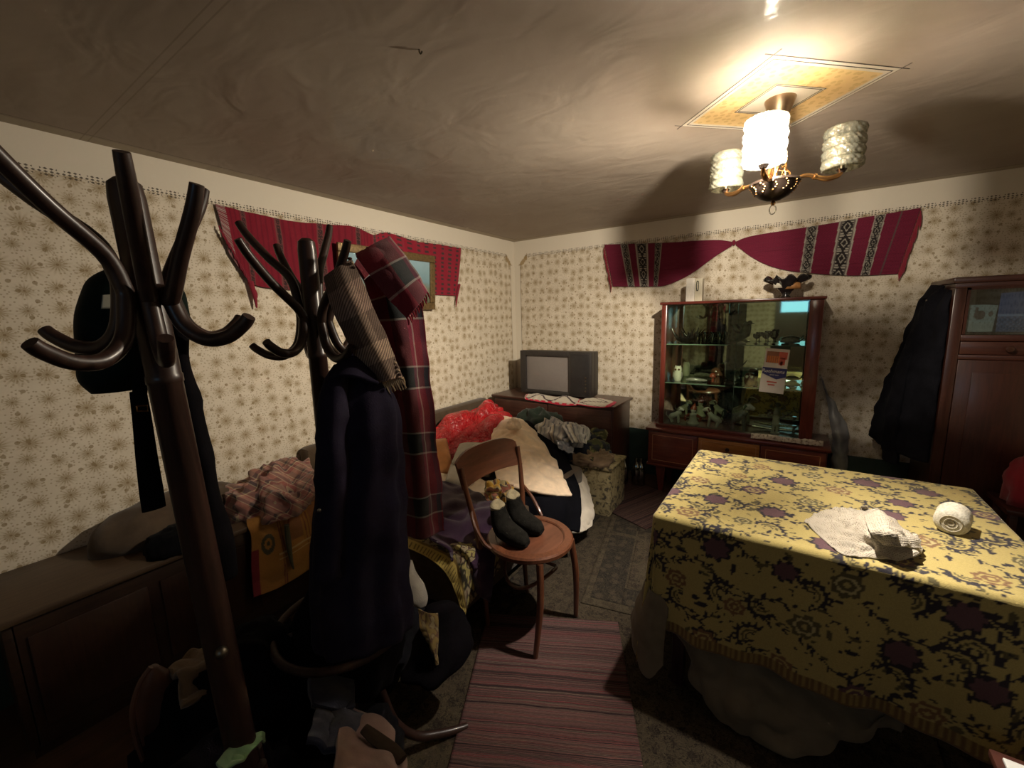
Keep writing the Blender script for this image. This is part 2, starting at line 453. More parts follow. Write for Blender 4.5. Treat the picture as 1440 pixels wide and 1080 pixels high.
def wall_material(name, ax):
    """wallpaper of brown starbursts with a stencilled border; ax = the horizontal axis of the wall"""
    m, nt, b = new_mat(name); e = N(nt)
    s = e.sep(e.geo()); h = s[ax]; z = s[2]
    p2 = e.comb(h, z)
    wob = e.noise(p2, 2.0, 2, .5)
    cream = e.ramp(e.noise(p2, 7, 3), [(.3, (.60, .53, .425)), (.7, (.68, .61, .50))])
    # starbursts
    def burst(off, scale, rad, col, col2, base, rnd):
        q = e.mapping(p2, loc=(off, off * .7, 0))
        v = e.vor(q, scale, rnd)
        d = v['Distance']
        qs = e.mapping(q, scale=(scale, scale, 1))
        loc = e.node('ShaderNodeVectorMath', operation='SUBTRACT')
        sc = e.node('ShaderNodeVectorMath', operation='SCALE'); e.put(sc.inputs[0], v['Position']); sc.inputs['Scale'].default_value = 1.0
        e.put(loc.inputs[0], q); e.put(loc.inputs[1], sc.outputs[0])
        t = e.sep(loc.outputs[0]); ang = e.m('ARCTAN2', t[1], t[0])
        pet = e.m('MULTIPLY', e.m('COSINE', e.m('MULTIPLY', ang, 15.0)), .20)
        size = e.m('ADD', e.m('MULTIPLY', e.sep(v['Color'])[0], .5), .75)
        r = e.m('DIVIDE', d, e.m('MULTIPLY', size, rad))
        rr = e.m('ADD', r, pet)
        soft = e.m('SUBTRACT', 1.0, e.m('SMOOTH_MIN', e.m('MULTIPLY', rr, 1.0), 1.0, .25), clamp=True)
        hal = e.m('MULTIPLY', e.m('POWER', soft, .8), .85, clamp=True)
        c = e.mix(hal, base, col)
        ring = e.m('LESS_THAN', e.m('ABSOLUTE', e.m('SUBTRACT', rr, .36)), .12)
        c = e.mix(e.m('MULTIPLY', ring, .38), c, col2)
        c = e.mix(e.m('MULTIPLY', e.m('LESS_THAN', r, .13), .8), c, col2)
        return c
    c = cream
    v = e.vor(p2, 75, 1.0)
    sp = e.m('MULTIPLY', e.m('LESS_THAN', v['Distance'], .24), e.m('GREATER_THAN', e.sep(v['Color'])[1], .35))
    c = e.mix(e.m('MULTIPLY', sp, .6), c, (.30, .23, .13))
    c = burst(0.13, 11.5, .40, (.37, .29, .175), (.24, .165, .085), c, .38)
    v2 = e.vor(p2, 21, .9)
    md = e.m('MULTIPLY', e.m('LESS_THAN', v2['Distance'], .16), e.m('GREATER_THAN', e.sep(v2['Color'])[2], .55))
    c = e.mix(e.m('MULTIPLY', md, .7), c, (.24, .17, .08))
    # border of little crosses, also down the corner of the room
    def lattice(u, w, pu, pw):
        a = e.m('ABSOLUTE', e.m('SUBTRACT', e.m('FRACT', e.m('DIVIDE', u, pu)), .5))
        bb = e.m('ABSOLUTE', e.m('SUBTRACT', e.m('FRACT', e.m('DIVIDE', w, pw)), .5))
        return e.m('LESS_THAN', e.m('ADD', a, bb), .40)
    zz = e.m('SUBTRACT', z, 2.106)
    hb = lattice(h, zz, .017, .0115)
    big = e.m('LESS_THAN', e.m('ABSOLUTE', e.m('SUBTRACT', e.m('FRACT', e.m('DIVIDE', h, .068)), .5)), .36)
    row = e.m('MULTIPLY', e.m('GREATER_THAN', z, 2.1175), e.m('LESS_THAN', z, 2.129))
    edge = e.m('MULTIPLY', big, e.m('MULTIPLY', e.m('GREATER_THAN', z, 2.106), e.m('LESS_THAN', z, 2.1405)))
    hb = e.m('MULTIPLY', hb, e.m('MAXIMUM', row, edge))
    # distance from the corner of the room
    cd = e.m('ABSOLUTE', e.m('SUBTRACT', h, YB if ax == 1 else XL))
    plain = e.m('MAXIMUM', e.m('GREATER_THAN', z, 2.12), e.m('LESS_THAN', cd, .072))
    corner = e.m('MULTIPLY', e.m('LESS_THAN', cd, .16), e.m('GREATER_THAN', z, 2.03))
    cc = e.m('ABSOLUTE', e.m('SUBTRACT', e.m('ADD', cd, e.m('SUBTRACT', 2.12, z)), .165))
    orn = e.m('MULTIPLY', e.m('LESS_THAN', cc, e.m('MULTIPLY', e.noise(p2, 55, 2), .055)), corner)
    plain = e.m('MAXIMUM', plain, e.m('LESS_THAN', e.m('ADD', cd, e.m('SUBTRACT', 2.12, z)), .13))
    c = e.mix(plain, c, (.66, .60, .50))
    c = e.mix(e.m('MULTIPLY', orn, .8), c, (.30, .20, .08))
    vb = e.m('MULTIPLY', lattice(e.m('SUBTRACT', cd, .068), z, .011, .017), e.m('LESS_THAN', e.m('ABSOLUTE', e.m('SUBTRACT', cd, .073)), .0062))
    vb = e.m('MULTIPLY', vb, e.m('LESS_THAN', z, 2.04))
    hb = e.m('MULTIPLY', hb, e.m('GREATER_THAN', cd, .13))
    c = e.mix(e.m('MULTIPLY', e.m('MAXIMUM', hb, vb), .9), c, (.06, .045, .03))
    # dark green oil paint at the foot of the wall
    dado = e.m('LESS_THAN', e.m('ADD', z, e.m('MULTIPLY', wob, .004)), .432)
    c = e.mix(dado, c, (.035, .055, .045))
    e.put(b.inputs['Base Color'], c)
    e.put(b.inputs['Roughness'], e.m('SUBTRACT', .8, e.m('MULTIPLY', dado, .5)))
    b.inputs['Specular IOR Level'].default_value = .25
    e.put(b.inputs['Normal'], e.bump(e.noise(e.geo(), 14, 4), .12, .01))
    return m
WALL_Y = wall_material('wallpaper_side', 1)
WALL_X = wall_material('wallpaper_far', 0)

def ceiling_material():
    m, nt, b = new_mat('glossy_ceiling_paint'); e = N(nt)
    s = e.sep(e.geo()); x, y = s[0], s[1]
    nz = e.noise(e.geo(), 1.6, 4, .55)
    c = e.ramp(nz, [(.3, (.30, .245, .20)), (.7, (.38, .32, .265))])
    dl = e.m('SUBTRACT', x, XL); db = e.m('SUBTRACT', YB, y)
    dd = e.m('MINIMUM', dl, db)
    c = e.mix(e.m('LESS_THAN', dd, .075), c, (.40, .34, .26))
    line = e.m('LESS_THAN', e.m('ABSOLUTE', e.m('SUBTRACT', dd, .092)), .0028)
    seam = e.m('MULTIPLY', e.m('LESS_THAN', e.m('ABSOLUTE', e.m('SUBTRACT', e.m('ABSOLUTE', e.m('SUBTRACT', y, .562)), .012)), .0022), e.m('LESS_THAN', x, -1.15))
    c = e.mix(e.m('MAXIMUM', e.m('MULTIPLY', line, .7), e.m('MULTIPLY', seam, .35)), c, (.12, .09, .06))
    e.put(b.inputs['Base Color'], c)
    b.inputs['Roughness'].default_value = .7; b.inputs['Specular IOR Level'].default_value = .2
    b.inputs['Coat Weight'].default_value = .10; b.inputs['Coat Roughness'].default_value = .08
    h = e.m('ADD', e.noise(e.mapping(e.geo(), scale=(1.0, 1.6, 1)), 4.2, 2, .5, .8), e.m('MULTIPLY', e.noise(e.geo(), 40, 2), .05))
    bn = e.bump(h, .12, .05)
    e.put(b.inputs['Normal'], bn); e.put(b.inputs['Coat Normal'], bn)
    return m
def slab(name, x0, x1, y0, y1, z0, z1, mat):
    o = MB().box(x0, x1, y0, y1, z0, z1).build(name, mat); o['kind'] = 'structure'; return o
floor = slab('floor', XL - .1, XR + .1, YF - .1, YB + .1, -.1, 0, wood('floor_boards', (.035, .018, .010), (.075, .040, .022), .4, 1, .2))
ceiling = slab('ceiling', XL - .1, XR + .1, YF - .1, YB + .1, ZC, ZC + .1, ceiling_material())
wall_left = slab('wall_left', XL - .1, XL, YF - .1, YB + .1, 0, ZC, WALL_Y)
wall_back = slab('wall_back', XL, XR, YB, YB + .1, 0, ZC, WALL_X)
wall_right = slab('wall_right', XR, XR + .1, YF - .1, YB + .1, 0, ZC, WALL_Y)
# wall behind the camera, with a glazed door that shows up in the cabinet's mirror
DX0, DX1 = -.35, .55
wf = MB()
wf.box(XL, DX0, YF - .1, YF, 0, ZC); wf.box(DX1, XR, YF - .1, YF, 0, ZC); wf.box(DX0, DX1, YF - .1, YF, 2.05, ZC)
wall_front = wf.build('wall_front', WALL_X); wall_front['kind'] = 'structure'
DARKWOOD = wood('dark_door_wood', (.03, .014, .009), (.07, .032, .02), .4, 2)
dr = MB(); dr.box(DX0, DX0 + .09, YF - .07, YF - .02, 0, 2.05); dr.box(DX1 - .09, DX1, YF - .07, YF - .02, 0, 2.05)
dr.box(DX0 + .09, DX1 - .09, YF - .07, YF - .02, 0, 1.45); dr.box(DX0 + .09, DX1 - .09, YF - .07, YF - .02, 1.95, 2.05)
door = dr.build('door_1', DARKWOOD); door['kind'] = 'structure'
WM['door_1'] = Matrix.Translation(door.location)
gm, gnt, gb = new_mat('dusk_pane'); gb.inputs['Base Color'].default_value = (.02, .03, .05, 1); gb.inputs['Roughness'].default_value = .1
gb.inputs['Emission Color'].default_value = (.25, .55, .85, 1); gb.inputs['Emission Strength'].default_value = .8
box('pane', gm, door, DX0 + .09, DX1 - .09, YF - .06, YF - .04, 1.45, 1.95, 0)

# painted diamond on the ceiling around the lamp
INK = simple('ink_line', (.06, .045, .04), .6, .1, 10, 0)
PEACH_M, pnt, pb = new_mat('peach_stencil'); e = N(pnt)
pv = e.vor(e.geo(), 34, .9)
pc = e.mix(e.m('MULTIPLY', e.m('LESS_THAN', pv['Distance'], .30), .5), (.66, .47, .22), (.40, .25, .08))
e.put(pb.inputs['Base Color'], pc); pb.inputs['Roughness'].default_value = .5
PALE = simple('pale_ceiling_paint', (.60, .55, .47), .5, .05, 8, .05)
DC = Vector((-.117, 1.99, 0)); HD = .345
def diamond_ring(name, r0, r1, z, mat, th=.0012):
    mb = MB()
    for k in range(4):
        a0, a1 = k * pi / 2, (k + 1) * pi / 2
        p = [DC + Vector((cos(a0) * r0, sin(a0) * r0, 0)), DC + Vector((cos(a1) * r0, sin(a1) * r0, 0)),
             DC + Vector((cos(a1) * r1, sin(a1) * r1, 0)), DC + Vector((cos(a0) * r1, sin(a0) * r1, 0))]
        mb.prism([(q.x, q.y) for q in p], z - th, z)
    return mb.build(name, mat, ceiling)
diamond_ring('painted_border', .30, HD, ZC, PALE)
diamond_ring('painted_panel', .145, .30, ZC, PEACH_M)
diamond_ring('painted_centre', .004, .145, ZC, PALE)
for i, r in enumerate((.133, .145, .322)):
    diamond_ring('painted_line', r - .0022, r + .0016, ZC - .0011, INK)
ln = MB()
for k in range(4):                                            # outer lines run past each other at the corners
    a0, a1 = k * pi / 2, (k + 1) * pi / 2
    p = DC + Vector((cos(a0) * HD, sin(a0) * HD, 0)); q = DC + Vector((cos(a1) * HD, sin(a1) * HD, 0))
    d = (q - p).normalized() * .03; w = Vector((-d.y, d.x, 0)).normalized() * .0014
    ln.prism([((p - d + w).x, (p - d + w).y), ((q + d + w).x, (q + d + w).y), ((q + d - w).x, (q + d - w).y), ((p - d - w).x, (p - d - w).y)], ZC - .0014, ZC)
ln.build('painted_line', INK, ceiling)
# hook left in the ceiling
hk = P(590, 75, z=ZC - .01)
METAL_D = simple('dull_metal', (.16, .14, .11), .35, .1, 30, .05, metal=.9)
BRASS = simple('aged_brass', (.55, .30, .12), .28, .12, 25, .05, metal=1.0)
BRONZE = simple('dark_bronze', (.05, .035, .028), .35, .2, 40, .3, metal=.8)
tag(MB().tube([(hk.x, hk.y, ZC), (hk.x, hk.y, ZC - .008), (hk.x + .006, hk.y, ZC - .013), (hk.x + .011, hk.y, ZC - .008)], .0025, 6, 4).build('ceiling_hook', METAL_D),
    'tiny metal hook screwed into the empty middle of the ceiling', 'hook')

# ================================================================== chandelier
CHX, CHY = -.110, 1.985
ch = thing('chandelier', 'brass three-arm chandelier with patterned glass shades under the ceiling diamond', 'chandelier', (CHX, CHY, 1.88))
c = (CHX, CHY, 0)
can = MB().lathe([(.018, 2.170), (.022, 2.178), (.028, 2.205), (.040, 2.240), (.052, 2.272), (.052, 2.2745), (.0, 2.2748)], 28, c)
can.build('canopy', simple('satin_brass', (.50, .36, .24), .3, .1, 25, .03, metal=1.0), ch)
MB().lathe([(.008, 1.97), (.008, 2.10), (.011, 2.105), (.011, 2.115), (.008, 2.12), (.008, 2.225)], 12, c).build('stem', BRASS, ch)
bowl = MB().lathe([(.0, 1.915), (.022, 1.917), (.050, 1.930), (.072, 1.952), (.080, 1.972), (.086, 1.976), (.086, 1.984), (.078, 1.986), (.0, 1.980)], 32, c)
bw = bowl.build('bowl', BRONZE, ch)
rs = MB()
for k in range(12):                                          # raised brass ornament round the bowl
    a = k * pi / 6
    for t in range(5):
        u = t / 4; r = .064 + .018 * u; z = 1.944 + .028 * u; aa = a + .16 * sin(u * pi)
        rs.ball((CHX + cos(aa) * (r + .001), CHY + sin(aa) * (r + .001), z), .0036, 6)
rs.build('ornament', BRASS, bw)['kind'] = 'stuff'
MB().lathe([(.0, 1.898), (.006, 1.9), (.009, 1.908), (.005, 1.916), (.0, 1.918)], 10, c).build('finial', BRASS, ch)
rg = MB().tube([(CHX + .011 * cos(a), CHY, 1.884 + .017 * sin(a)) for a in np.linspace(0, 2 * pi, 17)], .0022, 6)
rg.build('ring', METAL_D, ch)
lk = MB()
for k, (dx, dz, t) in enumerate(((.03, .0, 0), (.036, .026, 1.3), (.030, .054, .2))):
    q = [(CHX + dx + .006 * cos(a) * cos(t), CHY - .045 + .006 * cos(a) * sin(t), 1.995 + dz + .015 * sin(a)) for a in np.linspace(0, 2 * pi, 13)]
    lk.tube(q, .0018, 5)
lk.build('chain', BRASS, ch)
for k in range(6):
    a = -2.4 + k * .62
    MB().tube([(CHX + .045 * cos(a), CHY + .045 * sin(a), 1.982), (CHX + .05 * cos(a + .4), CHY + .05 * sin(a + .4), 2.005 + .012 * (k % 3)),
               (CHX + .02 * cos(a + 1), CHY + .02 * sin(a + 1), 2.03 + .012 * (k % 2))], .0020, 5, 5).build('wire', BRASS, ch)
# pressed glass
gl, gnt, gb2 = new_mat('pressed_glass'); e = N(gnt)
out = next(n for n in gnt.nodes if n.type == 'OUTPUT_MATERIAL')
tr = e.node('ShaderNodeBsdfTransparent'); gs = e.node('ShaderNodeBsdfGlossy'); df = e.node('ShaderNodeBsdfDiffuse'); tl = e.node('ShaderNodeBsdfTranslucent')
gs.inputs['Roughness'].default_value = .08; gs.inputs['Color'].default_value = (.95, .95, .88, 1)
df.inputs['Color'].default_value = (.42, .42, .34, 1); tl.inputs['Color'].default_value = (.45, .43, .33, 1)
so = e.obj()
streak = e.noise(e.mapping(so, scale=(1, 1, 1.6)), 52, 3, .6, 2.0)  # tint noise in the glass stands in for refracted streaks of light
e.put(tr.inputs['Color'], e.ramp(streak, [(.36, (.42, .41, .37)), (.48, (.62, .60, .55)), (.54, (1, .98, .93)), (.60, (.72, .70, .64)), (.8, (.5, .48, .43))]))
fr = e.node('ShaderNodeFresnel'); fr.inputs['IOR'].default_value = 1.7
e.put(gs.inputs['Normal'], e.bump(e.noise(so, 60, 2), .8, .01))
def mixs(f, a, b):
    n = e.node('ShaderNodeMixShader'); e.put(n.inputs[0], f); e.put(n.inputs[1], a); e.put(n.inputs[2], b); return n.outputs[0]
dt = mixs(.55, df.outputs[0], tl.outputs[0])
base = mixs(.30, tr.outputs[0], dt)
e.put(out.inputs['Surface'], mixs(e.m('ADD', e.m('MULTIPLY', fr.outputs[0], .9), .08), base, gs.outputs[0]))
# copy for the arm with the lit bulb: made clearer to pass light, glow added
gl_on = gl.copy(); gl_on.name = 'pressed_glass_lit'
for n_ in gl_on.node_tree.nodes:                              # clearer glass: less of it is scattered
    if n_.type in ('BSDF_DIFFUSE', 'BSDF_TRANSLUCENT'): n_.inputs['Color'].default_value = (.05, .048, .042, 1)
    if n_.type == 'MIX_SHADER' and abs(n_.inputs[0].default_value - .30) < 1e-3: n_.inputs[0].default_value = .07
    if n_.type == 'VALTORGB':
        for el_, v_ in zip(n_.color_ramp.elements, (.62, .80, 1.0, .88, .70)): el_.color = (v_, v_ * .985, v_ * .94, 1)
tn_ = next(n for n in gl_on.node_tree.nodes if n.type == 'BSDF_TRANSPARENT')
eg = N(gl_on.node_tree); src_ = tn_.inputs['Color'].links[0].from_socket            # dark waves tinted into the upper rows to streak the ceiling with light
oc_ = eg.obj(); up_ = eg.m('MULTIPLY', eg.m('SUBTRACT', eg.sep(oc_)[2], .200), 40, clamp=True)
wav_ = eg.ramp(eg.noise(eg.mapping(oc_, scale=(1, 1, 1.3)), 30, 3, .55, 2.6), [(.38, (.20, .19, .18)), (.47, (.45, .44, .41)), (.52, (1, .99, .95)), (.57, (.5, .49, .46)), (.70, (.24, .23, .22))])
eg.put(tn_.inputs['Color'], eg.mix(up_, src_, wav_))
e2 = N(gl_on.node_tree); o2 = next(n for n in gl_on.node_tree.nodes if n.type == 'OUTPUT_MATERIAL')
em = e2.node('ShaderNodeEmission'); em.inputs['Strength'].default_value = .4; em.inputs['Color'].default_value = (1.0, .87, .70, 1)
ad = e2.node('ShaderNodeAddShader'); src = o2.inputs['Surface'].links[0].from_socket
e2.put(ad.inputs[0], src); e2.put(ad.inputs[1], em.outputs[0]); e2.put(o2.inputs['Surface'], ad.outputs[0])
def shade_mesh(cx, cy, z0):
    """open cylinder of thick pressed glass: four bands of blocks with rounded channels between"""
    n, m, H, R0 = 96, 48, .145, .057
    v = []; f = []
    for side in (0, 1):
        for i in range(m + 1):
            zz = i / m
            for k in range(n):
                a = 2 * pi * k / n
                band = abs(sin(pi * zz * 4)) ** .35
                row = int(min(zz * 4, 3.999))
                rib = abs(sin(a * 6 + row * 1.9 + .8 * sin(zz * 25))) ** .3 * (.55 + .45 * abs(sin(a * 11 + row * 2.3 + zz * 30)))
                wv = .0015 * sin(a * 17 + zz * 41 + 2 * sin(a * 5))
                r = R0 + (.005 * band + .0055 * rib * band + wv if side == 0 else -.004)
                v.append((cx + r * cos(a), cy + r * sin(a), z0 + zz * H))
    o = (m + 1) * n
    for i in range(m):
        for k in range(n):
            a, b = i * n + k, i * n + (k + 1) % n
            f.append((a, b, b + n, a + n)); f.append((o + a, o + a + n, o + b + n, o + b))
    for k in range(n):
        a, b = k, (k + 1) % n; f.append((a, o + a, o + b, b))
        a, b = m * n + k, m * n + (k + 1) % n; f.append((a, b, o + b, o + a))
    return me_from(v, f)
bulb_m, bn_, bb_ = new_mat('lit_bulb'); e = N(bn_); bn_.nodes.remove(bb_)      # clear envelope that glows
bo_ = next(n for n in bn_.nodes if n.type == 'OUTPUT_MATERIAL')
bt = e.node('ShaderNodeBsdfTransparent'); bt.inputs[0].default_value = (.9, .9, .88, 1)
be = e.node('ShaderNodeEmission'); be.inputs[0].default_value = (1, .87, .70, 1); be.inputs[1].default_value = 12
ba = e.node('ShaderNodeAddShader'); e.put(ba.inputs[0], bt.outputs[0]); e.put(ba.inputs[1], be.outputs[0]); e.put(bo_.inputs['Surface'], ba.outputs[0])
milk = simple('unlit_bulb', (.55, .52, .42), .2, .05, 10, 0)
for k, (sx, sy) in enumerate(((-.132, 1.735), (.098, 2.080), (-.298, 2.117))):
    d = Vector((sx - CHX, sy - CHY, 0)); L = d.length; d.normalize()
    pt = lambda r, z: Vector((CHX + d.x * r, CHY + d.y * r, z))
    zb = (1.985, 2.012, 2.020)[k]
    arm = MB().tube([pt(.07, 1.975), pt(.085, 1.995), pt(.115, 2.000), pt(.145, zb - .021), pt(L - .05, zb - .029), pt(L - .015, zb - .023), pt(L, zb - .009)],
                    [.006, .0065, .0075, .008, .010, .009, .007], 10, 6).build('arm', BRASS, ch)
    MB().lathe([(.0105, -.006), (.012, -.002), (.0105, .004)], 10, pt(.14, zb - .018), (d.x, d.y, -.3)).build('collar', BRASS, arm)
    MB().lathe([(.0, zb - .014), (.010, zb - .012), (.015, zb - .004), (.017, zb), (.0, zb + .001)], 20, (sx, sy, 0)).build('shade_holder', BRONZE, arm)
    so_ = link('shade', shade_mesh(sx, sy, zb), gl_on if k == 0 else gl, ch); sharp(so_.data, 60)
    MB().lathe([(.0, zb), (.009, zb), (.009, zb + .034), (.0, zb + .035)], 14, (sx, sy, 0)).build('socket', METAL_D, arm)
    if k == 0: MB().lathe([(.009, zb + .035), (.011, zb + .050), (.024, zb + .070), (.030, zb + .092), (.024, zb + .113), (.011, zb + .122), (.0, zb + .124)], 20, (sx, sy, 0)).build('bulb', bulb_m, ch)
    else: MB().lathe([(.010, zb + .046), (.012, zb + .055), (.022, zb + .085), (.020, zb + .1), (.010, zb + .11), (.0, zb + .112)], 14, (sx, sy, 0)).build('bulb', milk, ch)

# ================================================================== dining table under its cloth
TX0, TX1, TY0, TY1, TZ = -.405, .650, 1.500, 2.400, .750
WOODLEG = wood('table_leg_wood', (.03, .012, .012), (.07, .03, .028), .4, 2)
tb = thing('dining_table', 'dining table with dark legs hidden under a yellow brocade cloth', 'table', ((TX0 + TX1) / 2, (TY0 + TY1) / 2, 0))
box('tabletop', WOODLEG, tb, TX0 + .006, TX1 - .006, TY0 + .006, TY1 - .006, TZ - .035, TZ - .006, .004)
box('apron', WOODLEG, tb, TX0 + .08, TX1 - .08, TY0 + .08, TY1 - .08, TZ - .13, TZ - .036, .004)
for lx in (TX0 + .075, TX1 - .115):
    for ly in (TY0 + .075, TY1 - .115):
        MB().box(lx, lx + .045, ly, ly + .045, 0, TZ - .036, None, .004).build('leg', WOODLEG, tb)

YEL, NAVY, PUR, RUST, OLV, CRM = (.46, .365, .13), (.030, .026, .034), (.13, .065, .075), (.21, .115, .055), (.12, .10, .045), (.50, .42, .20)
hang = .455
CW, CH_ = (TX1 - TX0) + 2 * hang, (TY1 - TY0) + 2 * hang
cv = Canvas(CW, CH_, .003, YEL)
def brocade(cv, W, H, seed, dens=1.0):
    r = random.Random(seed)
    nv_ = int(H / .125)
    for j in range(nv_ + 1):                                  # winding stems set with dark pointed leaves
        y0 = j * .125 + .03; ph = r.random() * 6; x = -.05; amp = .045
        pts = []
        while x < W + .05:
            y = y0 + amp * sin(x * 13 + ph) + .02 * sin(x * 31 + ph); pts.append((x, y)); x += .0035
        cv.line(pts, .0024, NAVY)
        for i in range(3, len(pts) - 3, 6):
            (xa, ya), (xb, yb) = pts[i - 2], pts[i + 2]; t = math.atan2(yb - ya, xb - xa)
            s = 1 if (i // 6) % 2 else -1; L = .020 + .010 * r.random()
            a = t + s * .75
            cv.leaf(pts[i][0] + cos(a) * L * .6, pts[i][1] + sin(a) * L * .6, L, .0085, a, NAVY if r.random() < .8 else OLV)
        for i in range(10, len(pts) - 10, 34):                # feathered crescents
            cx, cy = pts[i][0] + r.uniform(-.02, .02), pts[i][1] + (.045 if (i // 34) % 2 else -.045)
            a0 = r.random() * 6
            if r.random() < .55:
                for rr, ww, cc in ((.040, .0085, NAVY), (.024, .0055, OLV), (.013, .004, NAVY)):
                    cv.line([(cx + rr * cos(a0 + t), cy + rr * sin(a0 + t)) for t in np.linspace(-1.5, 1.5, 30)], ww * .62, cc)
                for t in np.linspace(-1.5, 1.5, 9): cv.leaf(cx + .049 * cos(a0 + t), cy + .049 * sin(a0 + t), .018, .008, a0 + t, NAVY)
    for k in range(int(W * H * 110 * dens)):                   # loose leaves
        x, y, a = r.uniform(0, W), r.uniform(0, H), r.random() * 6.3
        cv.leaf(x, y, r.uniform(.025, .05), r.uniform(.010, .018), a, NAVY if r.random() < .6 else OLV)
    for k in range(int(W * H * 420 * dens)):
        x, y, a = r.uniform(0, W), r.uniform(0, H), r.random() * 6.3
        cv.leaf(x, y, r.uniform(.010, .02), .0055, a, NAVY)
    gx = .20; gy = .165                                        # the large flower heads
    for j in range(int(H / gy) + 1):
        for i in range(int(W / gx) + 1):
            x = (i + .5 * (j % 2)) * gx + r.uniform(-.03, .03) + .06; y = j * gy + r.uniform(-.02, .02) + .05
            R_ = r.uniform(.030, .043); k = r.random()
            cv.ell(x, y, R_ * 1.22, R_ * 1.1, r.random(), NAVY if k < .5 else YEL, 8, .15)
            col = PUR if k < .45 else RUST if k < .8 else OLV
            cv.ell(x, y, R_, R_ * .9, r.random(), col, 7, .12)
            if k > .35:
                cv.ell(x, y, R_ * .68, R_ * .62, 0, CRM if k > .7 else YEL, 6, .1); cv.ell(x, y, R_ * .5, R_ * .45, 0, col)
                cv.ell(x, y, R_ * .2, R_ * .2, 0, YEL)
brocade(cv, CW, CH_, 5)
BR = (.17, .10, .04)
for (a, b2) in ((0, .045),):                                  # woven brown edge
    e1 = np.minimum(np.minimum(cv.X, CW - cv.X), np.minimum(cv.Y, CH_ - cv.Y))
    along = np.where(np.minimum(cv.X, CW - cv.X) < np.minimum(cv.Y, CH_ - cv.Y), cv.Y, cv.X)
    cv.a[e1 < .045] = BR
    cv.a[(e1 < .040) & (e1 > .008) & ((along * 60) % 1 < .45)] = (.30, .21, .07)
def drape_cloth(name, x0, x1, y0, y1, zt, hang, res, seed, canvas=None, mat=None, th=.0035, parent=None, flare=.02, ripple=.014):
    W, H = x1 - x0 + 2 * hang, y1 - y0 + 2 * hang
    nx, ny = int(W / res) + 1, int(H / res) + 1
    S, T = np.meshgrid(np.linspace(0, W, nx), np.linspace(0, H, ny))
    X = S - hang + x0; Y = T - hang + y0
    rc = .02
    cx = np.clip(X, x0 + rc, x1 - rc); cy = np.clip(Y, y0 + rc, y1 - rc)
    dx, dy = X - cx, Y - cy; d = np.hypot(dx, dy) + 1e-9
    nxn, nyn = dx / d, dy / d
    # quarter-round bend of radius rc at the table's edge, then straight down
    arc = rc * pi / 2; ang = np.clip(d / rc, 0, pi / 2)
    outw = rc * np.sin(ang); dn = rc * (1 - np.cos(ang)) + np.maximum(d - arc, 0)
    below = np.maximum(d - arc, 0)
    corner = 2 * np.abs(nxn * nyn)
    per = np.arctan2(nyn, nxn)
    run = cx * 1.0 + cy * 1.0
    fl = below * (.035 + flare * corner ** 1.5) + below * ripple * 2.2 * (np.sin(run * 19 + seed) + .5 * np.sin(run * 43 + seed * 2)) + below * corner * .05 * np.sin(per * 10 + .6)
    outw = outw + np.maximum(fl, -.004)
    Z = zt - dn * (1 - .05 * corner)
    flat = (d < 1e-6)
    Z = Z + np.where(below > 0, 0, .0012 * np.sin(X * 31 + np.sin(Y * 17)) * np.sin(Y * 26 + seed))
    PX = cx + nxn * outw; PY = cy + nyn * outw
    G = np.dstack([PX, PY, np.maximum(Z, .012)])
    Nn = grid_normals(G)
    v = np.vstack([G.reshape(-1, 3), (G - Nn * th).reshape(-1, 3)]); n = nx * ny
    idx = np.arange(n).reshape(ny, nx); a = idx[:-1, :-1].ravel(); b = idx[:-1, 1:].ravel(); c_ = idx[1:, 1:].ravel(); dd = idx[1:, :-1].ravel()
    f = np.vstack([np.column_stack([a, b, c_, dd]), np.column_stack([a, dd, c_, b]) + n])
    rim = np.concatenate([idx[0, :], idx[1:, -1], idx[-1, -2::-1], idx[-2:0:-1, 0]]); r2 = np.roll(rim, -1)
    f = np.vstack([f, np.column_stack([r2, rim, rim + n, r2 + n])])
    me = bpy.data.meshes.new(name); me.vertices.add(len(v)); me.vertices.foreach_set('co', v.astype(np.float32).ravel())
    me.loops.add(f.size); me.loops.foreach_set('vertex_index', f.astype(np.int32).ravel())
    me.polygons.add(len(f)); me.polygons.foreach_set('loop_start', np.arange(0, f.size, 4, dtype=np.int32))
    me.update(calc_edges=True)
    if canvas is not None:
        c = canvas.sample(S.ravel(), T.ravel()); setcol(me, np.vstack([c, c * .8]))
    return link(name, me, mat, parent)
tc = drape_cloth('tablecloth', TX0, TX1, TY0, TY1, TZ + .005, hang, .0046, 1.3, cv, vcol('brocade_cloth', .85, .2, .5, 260))
tag(tc, 'mustard yellow brocade cloth with dark flowers draped over the dining table', 'tablecloth')
# the pale sheet that sags out below the cloth
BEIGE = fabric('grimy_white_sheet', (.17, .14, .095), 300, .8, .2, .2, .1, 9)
SH = Vector
def shp(px, py, y): return P(px, py, y=y)
rows = [[(TX0 + .03, TY0 + .03, .50), (-.2, TY0 + .03, .5), (.0, TY0 + .03, .5), (.15, TY0 + .03, .5), (.3, TY0 + .03, .5), (.42, TY0 + .03, .5)],
        [(-.35, 1.545, .30), (-.24, 1.53, .30), (-.05, 1.53, .28), (.12, 1.54, .26), (.26, 1.54, .26), (.38, 1.54, .3)],
        [(-.30, 1.56, .22), (-.23, 1.50, .16), (-.10, 1.47, .12), (.08, 1.48, .12), (.22, 1.50, .17), (.34, 1.54, .26)],
        [(-.27, 1.57, .14), (-.22, 1.50, .075), (-.12, 1.46, .030), (.06, 1.47, .028), (.19, 1.50, .09), (.30, 1.54, .22)]]
